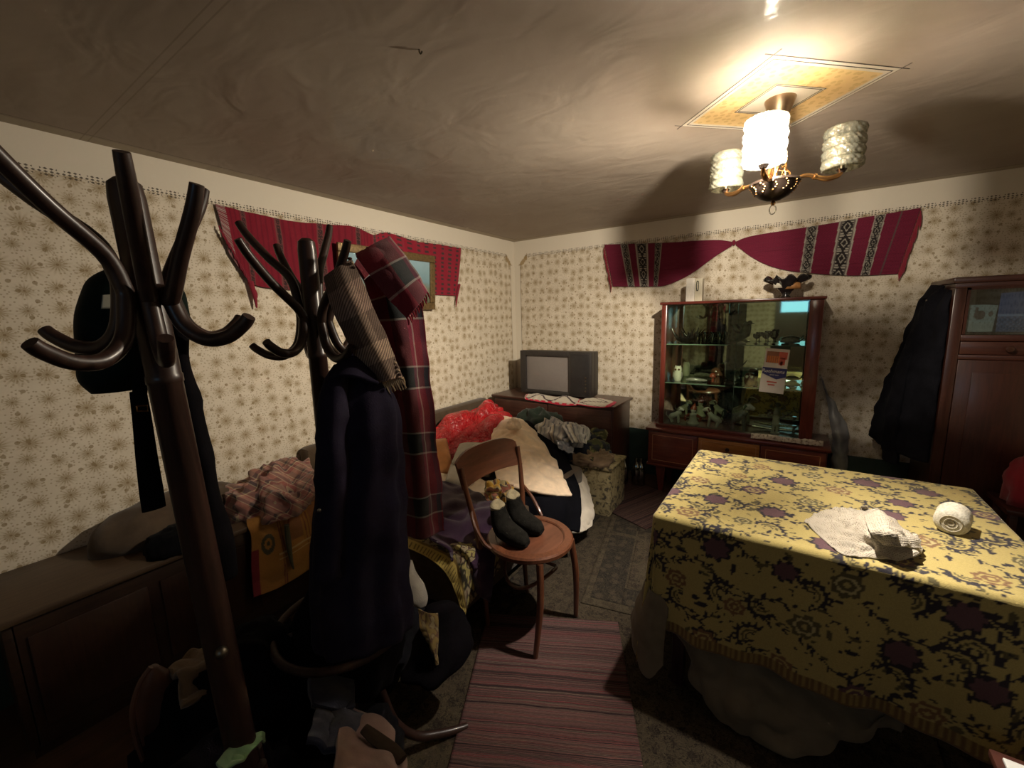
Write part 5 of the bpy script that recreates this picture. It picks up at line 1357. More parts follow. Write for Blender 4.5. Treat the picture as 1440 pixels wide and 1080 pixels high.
rows = [prr([(600, 668, 2.55), (640, 678, 2.5), (675, 692, 2.35), (700, 700, 2.25)]), prr([(596, 700, 2.25), (632, 706, 2.2), (668, 712, 2.12), (705, 722, 2.05)]),
        prr([(596, 730, 2.02), (628, 735, 2.0), (662, 742, 1.95), (700, 752, 1.90)]), prr([(600, 752, 1.86), (632, 768, 1.84), (662, 790, 1.78), (695, 800, 1.76)]),
        prr([(618, 764, 1.82), (640, 782, 1.80), (668, 832, 1.75), (690, 850, 1.76)])]
tag(patch('purple_blanket', rows, PURP, None, 50, 50, .012, .022, 6, True, 5), 'dark purple blanket slipping off the bed behind the bentwood chair', 'blanket')
CRM_ = fabric('cream_sheet', (.72, .61, .46), 260, .9, .1, .25, .1)
rows = [prr([(596, 662, 2.72), (630, 668, 2.68), (668, 672, 2.62), (690, 680, 2.5)]), prr([(596, 676, 2.55), (630, 680, 2.52), (662, 690, 2.45), (690, 700, 2.35)]), prr([(596, 686, 2.45), (630, 690, 2.42), (660, 700, 2.38), (688, 712, 2.28)])]
tag(patch('cream_sheet', rows, CRM_, None, 50, 30, .012, .010, 12, True, 7), 'cream sheet edge under the small pillows on the bed', 'sheet')
PIL = fabric('grey_ticking', (.45, .42, .34), 260, .9, .1, .25, .1)
def pillow(name, label, a, b, c, d, r0, r1, th, mat, seed):
    """cushion between four photograph corners at horizontal distances r0 (far) and r1 (near)"""
    A, B, C_, D = P(*a, r=r0), P(*b, r=r0), P(*c, r=r1), P(*d, r=r1)
    n = 26; v = []; f = []; nrm = (B - A).cross(D - A).normalized()
    if nrm.dot(CAM - A) < 0: nrm = -nrm
    for s in (1, -1):
        for i in range(n):
            for j in range(n):
                u, w = j / (n - 1), i / (n - 1)
                p = A.lerp(B, u).lerp(D.lerp(C_, u), w)
                e_ = (max(0, 1 - abs(2 * u - 1) ** 3) * max(0, 1 - abs(2 * w - 1) ** 3)) ** .55
                p = p + nrm * s * th * e_ + nrm * .006 * e_ * noise.noise(p * 16 + Vector((seed, 0, 0)))
                v.append(p)
    o = n * n
    for i in range(n - 1):
        for j in range(n - 1):
            a_ = i * n + j; f.append((a_, a_ + 1, a_ + n + 1, a_ + n)); f.append((o + a_, o + a_ + n, o + a_ + n + 1, o + a_ + 1))
    me = me_from(v, f, [(q.x, q.y) for q in v]); bm = bmesh.new(); bm.from_mesh(me); bmesh.ops.remove_doubles(bm, verts=bm.verts, dist=1e-5); bmesh.ops.recalc_face_normals(bm, faces=bm.faces); bm.to_mesh(me); bm.free()
    return tag(link(name, me, mat), label, 'pillow')
pillow('pillow', 'upper pale striped pillow lying between red satin and chair back', (646, 624), (705, 628), (688, 672), (634, 652), 2.95, 2.65, .055, PIL, 1)
pillow('pillow', 'lower pale pillow tucked beside the orange cushion', (634, 652), (672, 664), (666, 690), (626, 676), 2.72, 2.5, .045, fabric('pale_cotton', (.52, .49, .42), 260, .9, .08), 2)
def ocu(u, v): return (.10, .085, .06) if (.35 < u < .62 and .28 < v < .45) else (.62, .29, .11)
pillow('cushion', 'orange cushion half hidden behind the red plaid scarf on the bed', (596, 622), (628, 616), (640, 668), (596, 668), 3.0, 2.72, .05, fabric('orange_satin', (.60, .27, .10), 200, .45, .15), 3)
SAT, snt, sb_ = new_mat('red_satin'); e = N(snt)
e.put(sb_.inputs['Base Color'], e.ramp(e.noise(e.obj(), 18, 3), [(.3, (.36, .004, .009)), (.7, (.55, .008, .014))])); sb_.inputs['Roughness'].default_value = .24
sb_.inputs['Specular IOR Level'].default_value = .9; sb_.inputs['Anisotropic'].default_value = .4
e.put(sb_.inputs['Normal'], e.bump(e.noise(e.obj(), 13, 3, .55, 2.5), 1.0, .035))
rows = [prr([(604, 604, 3.2), (632, 588, 3.35), (664, 572, 3.55), (682, 561, 3.66), (699, 564, 3.66), (708, 576, 3.6)]),
        prr([(612, 618, 3.10), (640, 602, 3.2), (668, 590, 3.3), (688, 582, 3.35), (706, 582, 3.4), (722, 590, 3.45)]),
        prr([(622, 634, 2.98), (646, 622, 3.05), (668, 612, 3.1), (690, 606, 3.12), (706, 604, 3.2), (720, 604, 3.3)]),
        prr([(634, 650, 2.86), (652, 640, 2.92), (670, 634, 2.95), (690, 632, 2.95), (704, 628, 3.05), (716, 622, 3.2)])]
tag(patch('red_satin_quilt', rows, SAT, None, 150, 120, .02, .045, 6, True, 4, aniso=(1, .45, 1)), 'shiny red satin quilt bunched at the head of the bed', 'quilt')
FLC = fabric('cream_fleece', (.80, .62, .43), 90, .95, .12, .8, .4, 22)
rows = [prr([(697, 598, 3.22), (704, 588, 3.32), (718, 586, 3.36), (734, 589, 3.36), (744, 598, 3.32)]),
        prr([(692, 612, 3.05), (708, 606, 3.0), (726, 604, 3.0), (744, 606, 3.05), (760, 616, 3.1)]),
        prr([(690, 630, 2.85), (712, 632, 2.78), (734, 630, 2.78), (756, 634, 2.82), (776, 642, 2.88)]),
        prr([(694, 655, 2.60), (716, 658, 2.55), (742, 660, 2.52), (768, 662, 2.55), (791, 668, 2.62)]),
        prr([(700, 678, 2.42), (722, 684, 2.36), (748, 690, 2.32), (776, 694, 2.34), (804, 697, 2.42)])]
tag(patch('cream_blanket', rows, FLC, None, 70, 80, .02, .016, 6, True, 2), 'cream fleece blanket spread over the bed behind the bentwood chair', 'blanket')
wl = P(722, 600, r=2.93)
tag(heap('white_bonnet', FLC, wl.x, wl.y, .05, .06, wl.z - .01, .065, None, .6, .02, 24, 3, 30), 'small crumpled white cloth resting on top of the cream blanket', 'cloth')
NVY = fabric('navy_cotton', (.0035, .0035, .005), 220, .85, .25, .3, .1)
rows = [prr([(700, 604, 3.38), (730, 594, 3.42), (742, 592, 3.44), (752, 600, 3.42)]), prr([(695, 640, 2.92), (740, 630, 2.96), (762, 616, 3.14), (786, 630, 3.08)]),
        prr([(695, 684, 2.50), (740, 680, 2.58), (785, 672, 2.70), (808, 668, 2.80)]), prr([(700, 702, 2.36), (748, 700, 2.33), (790, 698, 2.38), (817, 702, 2.52)]),
        prr([(705, 726, 2.27), (750, 735, 2.25), (785, 742, 2.26), (815, 748, 2.33)])]
tag(patch('navy_duvet', rows, NVY, None, 60, 60, .02, .010, 5, True, 6), 'thick navy duvet hanging off the bed under the cream blanket', 'duvet')
rows = [prr([(792, 652, 2.98), (808, 658, 3.02), (822, 668, 3.08)]), prr([(798, 690, 2.78), (818, 694, 2.80), (831, 702, 2.86)]), prr([(796, 722, 2.62), (820, 724, 2.62), (834, 722, 2.70)]), prr([(792, 748, 2.50), (816, 749, 2.52), (831, 740, 2.62)])]
WHB = fabric('off_white_bedding', (.55, .49, .40), 200, .9, .1, .4, .1)
tag(patch('white_bedspread', rows, WHB, None, 40, 50, .03, .010, 9, True, 5, floor=.03), 'off-white bedspread edge reaching the floor beside the navy duvet', 'bedspread')
flp = P(700, 695, r=2.22)
def mix_col(u, v): 
    n = noise.noise(Vector((u * 7, v * 6, 1)))
    return (.60, .34, .05) if n > .18 else (.45, .36, .18) if n > -.05 else (.05, .04, .03) if n > -.2 else (.28, .10, .06)
rows = [prr([(682, 676, 2.36), (700, 672, 2.34), (722, 680, 2.3)]), prr([(680, 692, 2.26), (702, 690, 2.22), (724, 694, 2.24)]), prr([(684, 704, 2.2), (704, 706, 2.18), (722, 704, 2.2)])]
tag(patch('patterned_scarf', rows, vcol('patterned_scarf_cloth', .8), None, 50, 40, .008, .02, 16, True, 4, colfn=mix_col), 'small yellow and brown patterned cloth seen through the chair back', 'cloth')

# ---- clothes pile between the bed and the television stand
bxp = thing('cloth_covered_box', 'low box in faded floral cover under the clothes pile', 'box', (-1.32, 2.93, 0))
bc, bnt3, bb3 = new_mat('faded_floral_cover'); e = N(bnt3)
nn3 = e.noise(e.obj(), 22, 3, .6, 1.0); e.put(bb3.inputs['Base Color'], e.ramp(nn3, [(.40, (.05, .04, .025)), (.46, (.24, .19, .09)), (.6, (.32, .26, .14))])); bb3.inputs['Roughness'].default_value = .9
box('body', bc, bxp, -1.60, -1.06, 2.78, 3.12, .0, .36, .015)
box('lid', bc, bxp, -1.61, -1.05, 2.77, 3.13, .36, .385, .012)
tag(heap('dark_clothes', fabric('dark_blue_clothes', (.016, .018, .028), 200, .95, .4), -1.40, 2.94, .22, .19, .385, .17, None, 0, .05, 8, 12, 50), 'dark blue clothes heaped on the floral box below the silver shirt', 'clothes')
tag(heap('beige_jumper', fabric('beige_knit', (.20, .14, .09), 200, .95, .25), -1.24, 2.86, .16, .12, .386, .085, None, .3, .055, 13, 15, 50), 'beige and brown folded clothes at the bottom of the clothes pile', 'clothes')
OLV_, ont, ob = new_mat('olive_camouflage'); e = N(ont)
on = e.noise(e.obj(), 11, 2, .5, .6); e.put(ob.inputs['Base Color'], e.ramp(on, [(0, (.02, .024, .03)), (.44, (.055, .06, .02)), (.52, (.15, .14, .06)), (.60, (.025, .03, .045))], 'CONSTANT')); ob.inputs['Roughness'].default_value = .9
rows = [prr([(806, 610, 3.30), (830, 602, 3.36), (850, 612, 3.38)]), prr([(812, 628, 3.12), (838, 624, 3.16), (858, 632, 3.22)]), prr([(818, 642, 3.02), (838, 646, 3.02), (858, 648, 3.10)])]
tag(patch('camouflage_jacket', rows, OLV_, None, 50, 40, .03, .035, 10, True, 4), 'olive camouflage jacket at the right of the clothes pile', 'jacket')
DG = fabric('dark_green_cloth', (.022, .032, .022), 200, .95, .3)
g_ = P(756, 594, r=3.55)
tag(heap('green_coat', DG, g_.x + .02, g_.y, .24, .13, .40, .30, None, .1, .05, 8, 17, 50), 'dark green coat heaped between red quilt and the television stand', 'coat')
SIL = plaid('silver_striped_shirting', [(0, (.80, .79, .76)), (.15, (.20, .21, .24)), (.26, (.80, .78, .72)), (.40, (.60, .55, .42)), (.50, (.14, .15, .18)), (.58, (.52, .51, .48)), (.75, (.28, .29, .31)), (.86, (.55, .54, .50))],
            [(0, (.42, .42, .42)), (.5, (.34, .34, .35))], .13, .4, rough=.45, blend=.2)
s_ = P(792, 602, r=3.25)
tag(heap('striped_shirt', SIL, s_.x, s_.y + .0, .20, .15, s_.z - .10, .15, None, .1, .10, 5, 22, 84), 'crumpled silver grey striped shirt on top of the clothes pile', 'shirt')
rows = [prr([(790, 598, 3.12), (806, 594, 3.1), (822, 600, 3.14)]), prr([(798, 612, 3.02), (810, 610, 3.0), (826, 614, 3.06)]), prr([(804, 622, 2.98), (816, 622, 2.97), (826, 622, 3.0)])]
tag(patch('striped_sleeve', rows, SIL, None, 40, 40, .006, .015, 16, True, 6), 'striped shirt sleeve spilling down the right of the silver shirt', 'shirt')
rows = [prr([(782, 618, 3.06), (796, 622, 3.05), (808, 628, 3.04)]), prr([(786, 630, 3.0), (798, 634, 2.98), (806, 638, 2.98)])]
tag(patch('pale_blue_shirt', rows, fabric('pale_blue_cotton', (.34, .36, .40), 200, .85, .2), None, 30, 20, .01, .02, 18, True, 8), 'pale blue shirt corner below the silver striped shirt', 'shirt')
for k, (px, py) in enumerate(((878, 628), (895, 640), (902, 622))):
    b0 = P(px, py, r=3.62)
    o = MB().lathe([(.0, 0), (.034, 0), (.037, .01), (.037, .15), (.030, .19), (.013, .225), (.013, .25), (.015, .25), (.015, .262), (.0, .262)], 18, (b0.x, b0.y, .0015)).build('glass_bottle', plain_glass('bottle_glass', (.25, .30, .24), .5, .05) if k == 0 else bpy.data.materials['bottle_glass'])
    tag(o, ['dark glass bottle nearest the television stand in the corner gap', 'dark glass bottle nearest the display cabinet in the corner gap', 'dark glass bottle at the back of the corner gap'][k], 'bottle', 'dark bottles beside the display cabinet')

# ================================================================== bentwood chair
BW = wood('bentwood', (.080, .027, .012), (.155, .055, .026), .35, 2, .4)
BWS = wood('bentwood_seat', (.085, .030, .015), (.160, .058, .030), .35, 1, .4, 4, 8)
def bentwood_chair(label, cx, cy, rot, woodm=BW, seatm=BWS, full=True):
    """faces +x before the turn"""
    t = thing('bentwood_chair', label, 'chair', (cx, cy, .0155 if full else 0), rot)
    L = dict(parent=t, local=True)
    MB().lathe([(.0, .447), (.165, .447), (.165, .452), (.0, .4525)], 48).build('seat', seatm, **L)
    MB().lathe([(.160, .428), (.198, .428), (.205, .436), (.205, .450), (.198, .458), (.166, .460), (.160, .455)], 48, close=True).build('seat_rim', woodm, **L)
    for s in (1, -1):
        MB().tube([(.150, s * .125, .430), (.165, s * .145, .25), (.150, s * .168, .0)], [.016, .0155, .011], 12, 4).build('leg', woodm, **L)
        MB().tube([(-.150, s * .155, .0), (-.165, s * .155, .22), (-.178, s * .165, .44), (-.190, s * .182, .56), (-.215, s * .200, .70), (-.232, s * .205, .80)],
                  [.011, .0135, .015, .014, .012, .010], 12, 5).build('back_leg', woodm, **L)
        if s == 1 or full:
            MB().tube([(-.193, s * .186, .60), (-.180, s * .200, .575), (-.145, s * .212, .53), (-.10, s * .208, .475), (-.07, s * .195, .452)], [.008, .009, .009, .009, .007], 8, 5).build('hip_brace', woodm, **L)
    MB().tube([(.125 * cos(a), .125 * sin(a), .285 + .03 * cos(2 * a)) for a in np.linspace(0, 2 * pi, 33)], .0085, 8).build('leg_hoop', woodm, **L)
    # curved back board
    v = []; f = []; n, m = 25, 9
    for sd in (0, 1):
        for i in range(m):
            for j in range(n):
                u = j / (n - 1) * 2 - 1; w = i / (m - 1)
                y = u * .215; dep = -.030 * (1 - u * u)
                z0_, z1_ = .700 + .012 * (1 - u * u), .860 - .030 * abs(u) ** 5 - .010 * u * u
                z = z0_ + (z1_ - z0_) * w
                x = -.222 + dep - .045 * w + (.012 if sd == 0 else 0)
                v.append((x, y, z))
    o = n * m
    for i in range(m - 1):
        for j in range(n - 1):
            a = i * n + j; f.append((a, a + 1, a + n + 1, a + n)); f.append((o + a, o + a + n, o + a + n + 1, o + a + 1))
    rim = [j for j in range(n)] + [i * n + n - 1 for i in range(1, m)] + [(m - 1) * n + j for j in range(n - 2, -1, -1)] + [i * n for i in range(m - 2, 0, -1)]
    for k in range(len(rim)):
        a, b = rim[k], rim[(k + 1) % len(rim)]; f.append((b, a, o + a, o + b))
    me = me_from(v, f); bm = bmesh.new(); bm.from_mesh(me); bmesh.ops.recalc_face_normals(bm, faces=bm.faces); bm.to_mesh(me); bm.free()
    ob_ = link('backrest', me, seatm, t, True); sharp(me, 50)
    return t
bentwood_chair('brown bentwood chair with curved back board standing on the striped runner', -.985, 1.555, radians(-6))
SOCK = fabric('dark_grey_knit', (.012, .011, .009), 160, .98, .3, .8, .1, 40)
CUFF = fabric('tan_knit_cuff', (.30, .25, .15), 160, .98, .25, .8, .2, 40)
def sock(label, y, seed):
    t = thing('knitted_sock', label, 'sock', (-1.03, y, .476))
    MB().tube([(-1.110, y + .004, .615), (-1.105, y + .004, .590), (-1.085, y, .545), (-1.06, y - .004, .520), (-1.015, y - .008, .508), (-.970, y - .012, .500), (-.935, y - .014, .490)],
              [.040, .046, .056, .060, .056, .048, .020], 18, 5, .80, up=(0, 0, 1)).build('body', SOCK, t)
    MB().tube([(-1.112, y + .004, .612), (-1.110, y + .004, .628), (-1.106, y + .004, .634)], [.040, .043, .032], 16, 2, .74).build('cuff', CUFF, t)
sock('left dark grey knitted sock with tan cuff on the bentwood chair seat', 1.470, 1)
sock('right dark grey knitted sock with tan cuff on the bentwood chair seat', 1.600, 2)

# ================================================================== coat stands
STW = wood('stand_wood', (.017, .008, .006), (.038, .017, .012), .42, 2, .18, spec=.35)
STA = wood('stand_wood_pale', (.018, .009, .007), (.038, .019, .013), .6, 2, 0, spec=.2)
def coat_stand(label, cx, cy, arms, foot, lift, group, ring=.585, cap=.60):
    t = thing('coat_stand', label, 'coat stand', (cx, cy, 0), 0, group)
    L = dict(parent=t, local=True)
    MB().lathe([(.0, .30), (.024, .30), (.027, .45), (.026, 1.0), (.024, 1.40), (.0255, 1.402), (.0255, 1.414), (.024, 1.416), (.0235, 1.69), (.021, 1.712), (.012, 1.72), (.0, 1.722)], 24).build('pole', STW, **L)
    for (au, ru, zu, al, rl, zl) in arms:
        def q(r, z, t):                            # t: 0 at the upper tip, 1 at the lower
            a = radians(au + (al - au) * t); return (r * cos(a), r * sin(a), z)
        p = [q(ru, zu, 0), q(ru * .88, zu - .035, 0), q(ru * .60, zu - .095, 0), q(.055, zu - .150, .2), q(.038, (zu + zl) / 2 - .06, .5), q(.038, zl + .050, .6), q(.055, zl - .005, .8),
             q(rl * .52, zl - .032, 1), q(rl * .75, zl - .030, 1), q(rl * .93, zl - .012, 1), q(rl, zl, 1)]
        MB().tube(p, [.009, .0105, .0112, .0115, .012, .012, .012, .0115, .011, .0105, .0095], 12, 5).build('hook_arm', STW, **L)
    for k in range(4):
        a = radians(foot) + k * pi / 2; c_, s_ = cos(a), sin(a)
        p = [(.032, .62), (.036, .52), (.060, .42), (.090, .28), (.125, .15), (.190, .065), (.270, .032), (.345, .016), (.375, .014)]
        MB().tube([(r * c_, r * s_, z) for r, z in p], [.012, .014, .0145, .015, .015, .015, .015, .014, .012], 12, 5).build('foot', STW, **L)
    MB().tube([(.195 * cos(a), .195 * sin(a), ring) for a in np.linspace(0, 2 * pi, 41)], .0115, 10, caps=False).build('umbrella_ring', STA, **L)
    for k in range(4):
        a = radians(foot) + k * pi / 2
        MB().tube([(.03 * cos(a), .03 * sin(a), ring + .005), (.19 * cos(a), .19 * sin(a), ring)], .007, 8).build('ring_strut', STW, **L)
    MB().ball((.030 * cos(-.27), .030 * sin(-.27), cap), .011, 10).build('screw_cap', METAL_D, **L)
    return t
ax_, ay_ = -.866, .244; bx_, by_ = -1.101, .653
cs1 = coat_stand('near dark bentwood coat stand at the left edge holding a green bag', ax_, ay_, [(-60, .19, 1.752, -58, .175, 1.483), (-130, .19, 1.782, -143, .17, 1.499), (-14, .16, 1.712, -12, .16, 1.478), (15, .155, 1.690, 28, .17, 1.502), (118, .155, 1.742, 112, .17, 1.503)], 30, .030, 'bentwood coat stands', .36, .90)
cs1.location = (-.854, .289, .006); cs1.rotation_euler = (.0337, -.0093, 0)     # it leans a little
coat_stand('dark bentwood coat stand in the middle loaded with scarves and a navy coat', bx_, by_, [(-78, .19, 1.690, -67, .18, 1.457), (-148, .18, 1.768, -146, .18, 1.441), (176, .18, 1.725, 159, .17, 1.432), (124, .16, 1.785, 118, .18, 1.440), (0, .18, 1.694, -5, .18, 1.437), (55, .16, 1.70, 55, .16, 1.44)], 58.6, .0, 'bentwood coat stands')

def garment(name, mat, secs, parent=None, n=36, folds=7, famp=.12, seed=0.0, sub=5, closed=True, crease=.008, cf=9):
    """hanging cloth as a closed tapering loft: sections (x left, x right, y, distance, depth) read on the photograph"""
    C_, W_, D_ = [], [], []
    for (xl, xr, py, r, d) in secs:
        a, b = P(xl, py, r=r), P(xr, py, r=r); C_.append((a + b) / 2); W_.append((b - a) / 2); D_.append(d)
    A = np.array([[*c, *w, d] for c, w, d in zip(C_, W_, D_)]); m = len(A); out = []
    for i in range(m - 1):
        p0, p1, p2, p3 = A[max(i - 1, 0)], A[i], A[i + 1], A[min(i + 2, m - 1)]
        for j in range(sub):
            t = j / sub; out.append(.5 * (2 * p1 + (p2 - p0) * t + (2 * p0 - 5 * p1 + 4 * p2 - p3) * t * t + (3 * p1 - p0 - 3 * p2 + p3) * t ** 3))
    out.append(A[-1]); v = []; f = []
    for i, q in enumerate(out):
        c = Vector(q[:3]); w = Vector(q[3:6]); w.z = 0; t = i / (len(out) - 1)
        dirn = Vector((w.y, -w.x, 0)).normalized() * q[6]
        for k in range(n):
            a = 2 * pi * k / n
            fo = 1 + famp * min(1, .3 + t) * sin(a * folds + seed + 1.5 * sin(t * 4 + seed))
            p = c + w * cos(a) * fo + dirn * sin(a) * fo
            nv = (1 - 2.2 * abs(noise.noise(p * cf + Vector((seed * 3, 1, 2)))))
            p = p + (w * cos(a) + dirn * sin(a)).normalized() * nv * crease * min(1, t * 4 + .2)
            v.append(p)
    for i in range(len(out) - 1):
        for k in range(n): f.append((i * n + k, i * n + (k + 1) % n, (i + 1) * n + (k + 1) % n, (i + 1) * n + k))
    f.append(tuple(range(n))); f.append(tuple((len(out) - 1) * n + k for k in range(n - 1, -1, -1)))
    uv = []
    for i in range(len(out)):
        for k in range(n): uv.append((k / n * .6, i / len(out) * 1.2))
    me = me_from(v, f, uv); bm = bmesh.new(); bm.from_mesh(me); bmesh.ops.recalc_face_normals(bm, faces=bm.faces); bm.to_mesh(me); bm.free()
    return link(name, me, mat, parent)
COATM = fabric('navy_coat_wool', (.017, .014, .026), 220, .95, .2, .4, .06)
nc = thing('navy_coat', 'long navy coat hanging from the middle coat stand in front of the scarf', 'coat', tuple(P(505, 850, r=1.2)))
garment('body', COATM, [(489, 503, 494, 1.22, .012), (470, 528, 515, 1.21, .035), (456, 548, 545, 1.20, .06), (451, 558, 590, 1.19, .075), (449, 563, 650, 1.19, .08), (446, 567, 720, 1.18, .085), (441, 569, 780, 1.18, .085), (440, 572, 840, 1.17, .085), (448, 578, 892, 1.17, .08)],
        nc, 56, 9, .06, 1.0, 6, crease=.012, cf=7)
garment('sleeve', COATM, [(470, 488, 512, 1.16, .010), (455, 486, 545, 1.135, .03), (449, 488, 600, 1.125, .038), (446, 486, 670, 1.115, .038), (444, 482, 740, 1.11, .036), (442, 478, 812, 1.10, .03)], nc, 26, 4, .08, 3.0, 5, crease=.008)
rows = [[P(476, 512, r=1.17), P(495, 503, r=1.15), P(520, 512, r=1.17)], [P(464, 535, r=1.12), P(495, 528, r=1.10), P(532, 540, r=1.13)]]
patch('collar', rows, COATM, nc, 24, 14, .012, .004, 14)
MB().tube([P(488, 492, r=1.20), P(492, 486, r=1.20), P(497, 489, r=1.20)], .0035, 6, 4).build('hanging_loop', simple('pale_tape', (.5, .45, .36), .8), nc)
MB().ball(P(449, 718, r=1.06), .005, 8).build('button', METAL_D, nc)
BLKC = fabric('black_cloth', (.004, .0035, .0045), 220, .95, .3, .3, .03)
garm = garment('black_skirt', BLKC, [(440, 550, 800, 1.30, .05), (415, 562, 850, 1.30, .07), (405, 560, 900, 1.28, .08), (420, 556, 935, 1.26, .07), (470, 545, 965, 1.25, .05)], None, 44, 6, .10, 5, 6, crease=.02)
tag(garm, 'black garment hanging low behind the hem of the navy coat', 'clothes')
garm = garment('black_trousers', BLKC, [(600, 640, 852, 1.50, .03), (592, 652, 880, 1.48, .06), (580, 657, 915, 1.44, .07), (572, 648, 940, 1.40, .06), (585, 630, 955, 1.38, .03)], None, 36, 5, .10, 7, 6, crease=.02)
tag(garm, 'black trousers slung right of the umbrella ring of the coat stand', 'trousers')
garm = garment('white_sock', fabric('white_knit', (.36, .33, .28), 200, .95, .15, .4, .1), [(568, 580, 790, 1.66, .012), (570, 584, 806, 1.64, .022), (572, 594, 824, 1.62, .03), (576, 600, 840, 1.60, .032), (586, 599, 852, 1.58, .015)], None, 24, 3, .06, 2, 5)
tag(garm, 'white knitted sock hanging between the coat stand and the bed', 'sock')
def yb_col(u, v):
    n = noise.noise(Vector((u * 5, v * 7, 3))); return (.22, .15, .05) if n > -.05 else (.10, .05, .03) if n > -.2 else (.26, .20, .10)
rows = [[P(588, 856, r=1.47), P(602, 862, r=1.44), P(616, 862, r=1.44)], [P(590, 884, r=1.42), P(602, 888, r=1.40), P(617, 890, r=1.40)], [P(602, 908, r=1.385), P(608, 912, r=1.37), P(616, 912, r=1.375)], [P(612, 932, r=1.36), P(615, 935, r=1.35), P(618, 935, r=1.36)]]
tag(patch('patterned_strip', rows, vcol('yellow_brown_print', .9), None, 30, 50, .005, .008, 16, True, 3, colfn=yb_col), 'yellow brown patterned scarf end over the black trousers', 'scarf')
pb_ = P(495, 900, r=1.17)
rows = [[P(482, 905, r=1.15), P(492, 893, r=1.15), P(504, 900, r=1.15)], [P(484, 913, r=1.15), P(494, 908, r=1.14), P(506, 908, r=1.15)]]
def pk_col(u, v): return (.28, .09, .08) if v > .5 or u < .3 else (.22, .15, .09)
tag(patch('pink_scrap', rows, vcol('pink_scrap_cloth', .9), None, 16, 12, .004, .003, 20, colfn=pk_col), 'scrap of pink striped cloth peeping below the navy coat', 'cloth')
# scarves
TART = plaid('red_tartan', [(0, (.20, .014, .030)), (.34, (.022, .024, .026)), (.62, (.16, .02, .05)), (.70, (.36, .30, .27)), (.735, (.16, .012, .028)), (.90, (.03, .025, .05))],
             [(0, (.19, .020, .028)), (.34, (.40, .36, .32)), (.365, (.018, .022, .024)), (.66, (.40, .36, .32)), (.685, (.17, .014, .028))], .16, .215, blend=.5)
rs_ = thing('tartan_scarf', 'wide red and dark tartan scarf draped over the middle coat stand', 'scarf', tuple(P(595, 750, r=1.36)))
rows = [[P(512, 392, r=1.30), P(545, 372, r=1.31), P(584, 392, r=1.33)], [P(522, 430, r=1.29), P(556, 424, r=1.29), P(592, 424, r=1.32)], [P(532, 480, r=1.31), P(566, 478, r=1.29), P(599, 478, r=1.33)],
        [P(544, 545, r=1.33), P(576, 544, r=1.29), P(606, 542, r=1.34)], [P(554, 610, r=1.34), P(584, 610, r=1.30), P(612, 608, r=1.35)], [P(562, 680, r=1.34), P(592, 682, r=1.30), P(619, 676, r=1.36)], [P(566, 755, r=1.34), P(596, 756, r=1.31), P(625, 746, r=1.36)]]
patch('long_end', rows, TART, rs_, 50, 110, .010, .006, 9, True, 3, folds=(.006, 1.5, .5))
rows = [[P(500, 358, r=1.20), P(524, 344, r=1.21), P(548, 334, r=1.24)], [P(518, 384, r=1.17), P(544, 370, r=1.17), P(568, 358, r=1.21)], [P(544, 418, r=1.17), P(566, 402, r=1.16), P(588, 386, r=1.21)], [P(572, 446, r=1.19), P(586, 430, r=1.18), P(600, 410, r=1.22)]]
fl_ = patch('short_end', rows, TART, rs_, 50, 60, .014, .006, 9, True, 8)
for k in range(12):
    a = P(572, 446, r=1.19).lerp(P(600, 410, r=1.22), k / 11)
    MB().tube([a, a + Vector((.006, 0, -.008)), a + Vector((.004 + .006 * (k % 2), .002, -.022))], [.003, .003, .0015], 5).build('fringe', fabric('red_fringe', (.25, .02, .035), 250), rs_)
rows = [[P(498, 372, r=1.24), P(512, 352, r=1.28), P(540, 338, r=1.34)], [P(512, 392, r=1.22), P(535, 372, r=1.26), P(560, 360, r=1.33)]]
patch('shoulder', rows, TART, rs_, 30, 24, .012, .004, 9)
HB = plaid('brown_herringbone', [(0, (.16, .10, .08)), (.30, (.46, .33, .24)), (.55, (.18, .12, .09)), (.8, (.40, .28, .21))], [(0, (.18, .12, .09)), (.20, (.48, .32, .25)), (.50, (.15, .10, .075)), (.80, (.60, .43, .30))], .14, .26, twill=110, blend=.6)
hs_ = thing('herringbone_scarf', 'brown and beige woollen scarf with fringed end over the tartan scarf', 'scarf', tuple(P(540, 545, r=1.15)))
rows = [[P(457, 390, r=1.17), P(476, 376, r=1.15), P(494, 364, r=1.17)], [P(466, 428, r=1.15), P(490, 416, r=1.12), P(512, 404, r=1.14)], [P(484, 470, r=1.15), P(510, 460, r=1.11), P(532, 450, r=1.14)],
        [P(508, 514, r=1.16), P(530, 504, r=1.12), P(552, 496, r=1.15)], [P(528, 540, r=1.17), P(548, 534, r=1.14), P(566, 530, r=1.17)]]
patch('cloth', rows, HB, hs_, 40, 80, .010, .004, 10, True, 4)
FRI = fabric('cream_wool_fringe', (.40, .29, .18), 250)
for k in range(16):
    a = P(528, 540, r=1.17).lerp(P(566, 530, r=1.17), k / 15)
    MB().tube([a, a + Vector((.006, 0, -.012)), a + Vector((.008 + .006 * (k % 3), .0, -.028 - .004 * (k % 2)))], [.0028, .0028, .0012], 5).build('fringe', FRI, hs_)
A_, B_ = P(494, 364, r=1.155), P(566, 532, r=1.155)
for k in range(30):
    p = A_.lerp(B_, k / 29)
    MB().ball(p + Vector((0, -.004, 0)), (.0065, .005, .004), 8).build('braid_knot', FRI if k % 2 else fabric('brown_braid', (.07, .035, .025), 250), hs_)
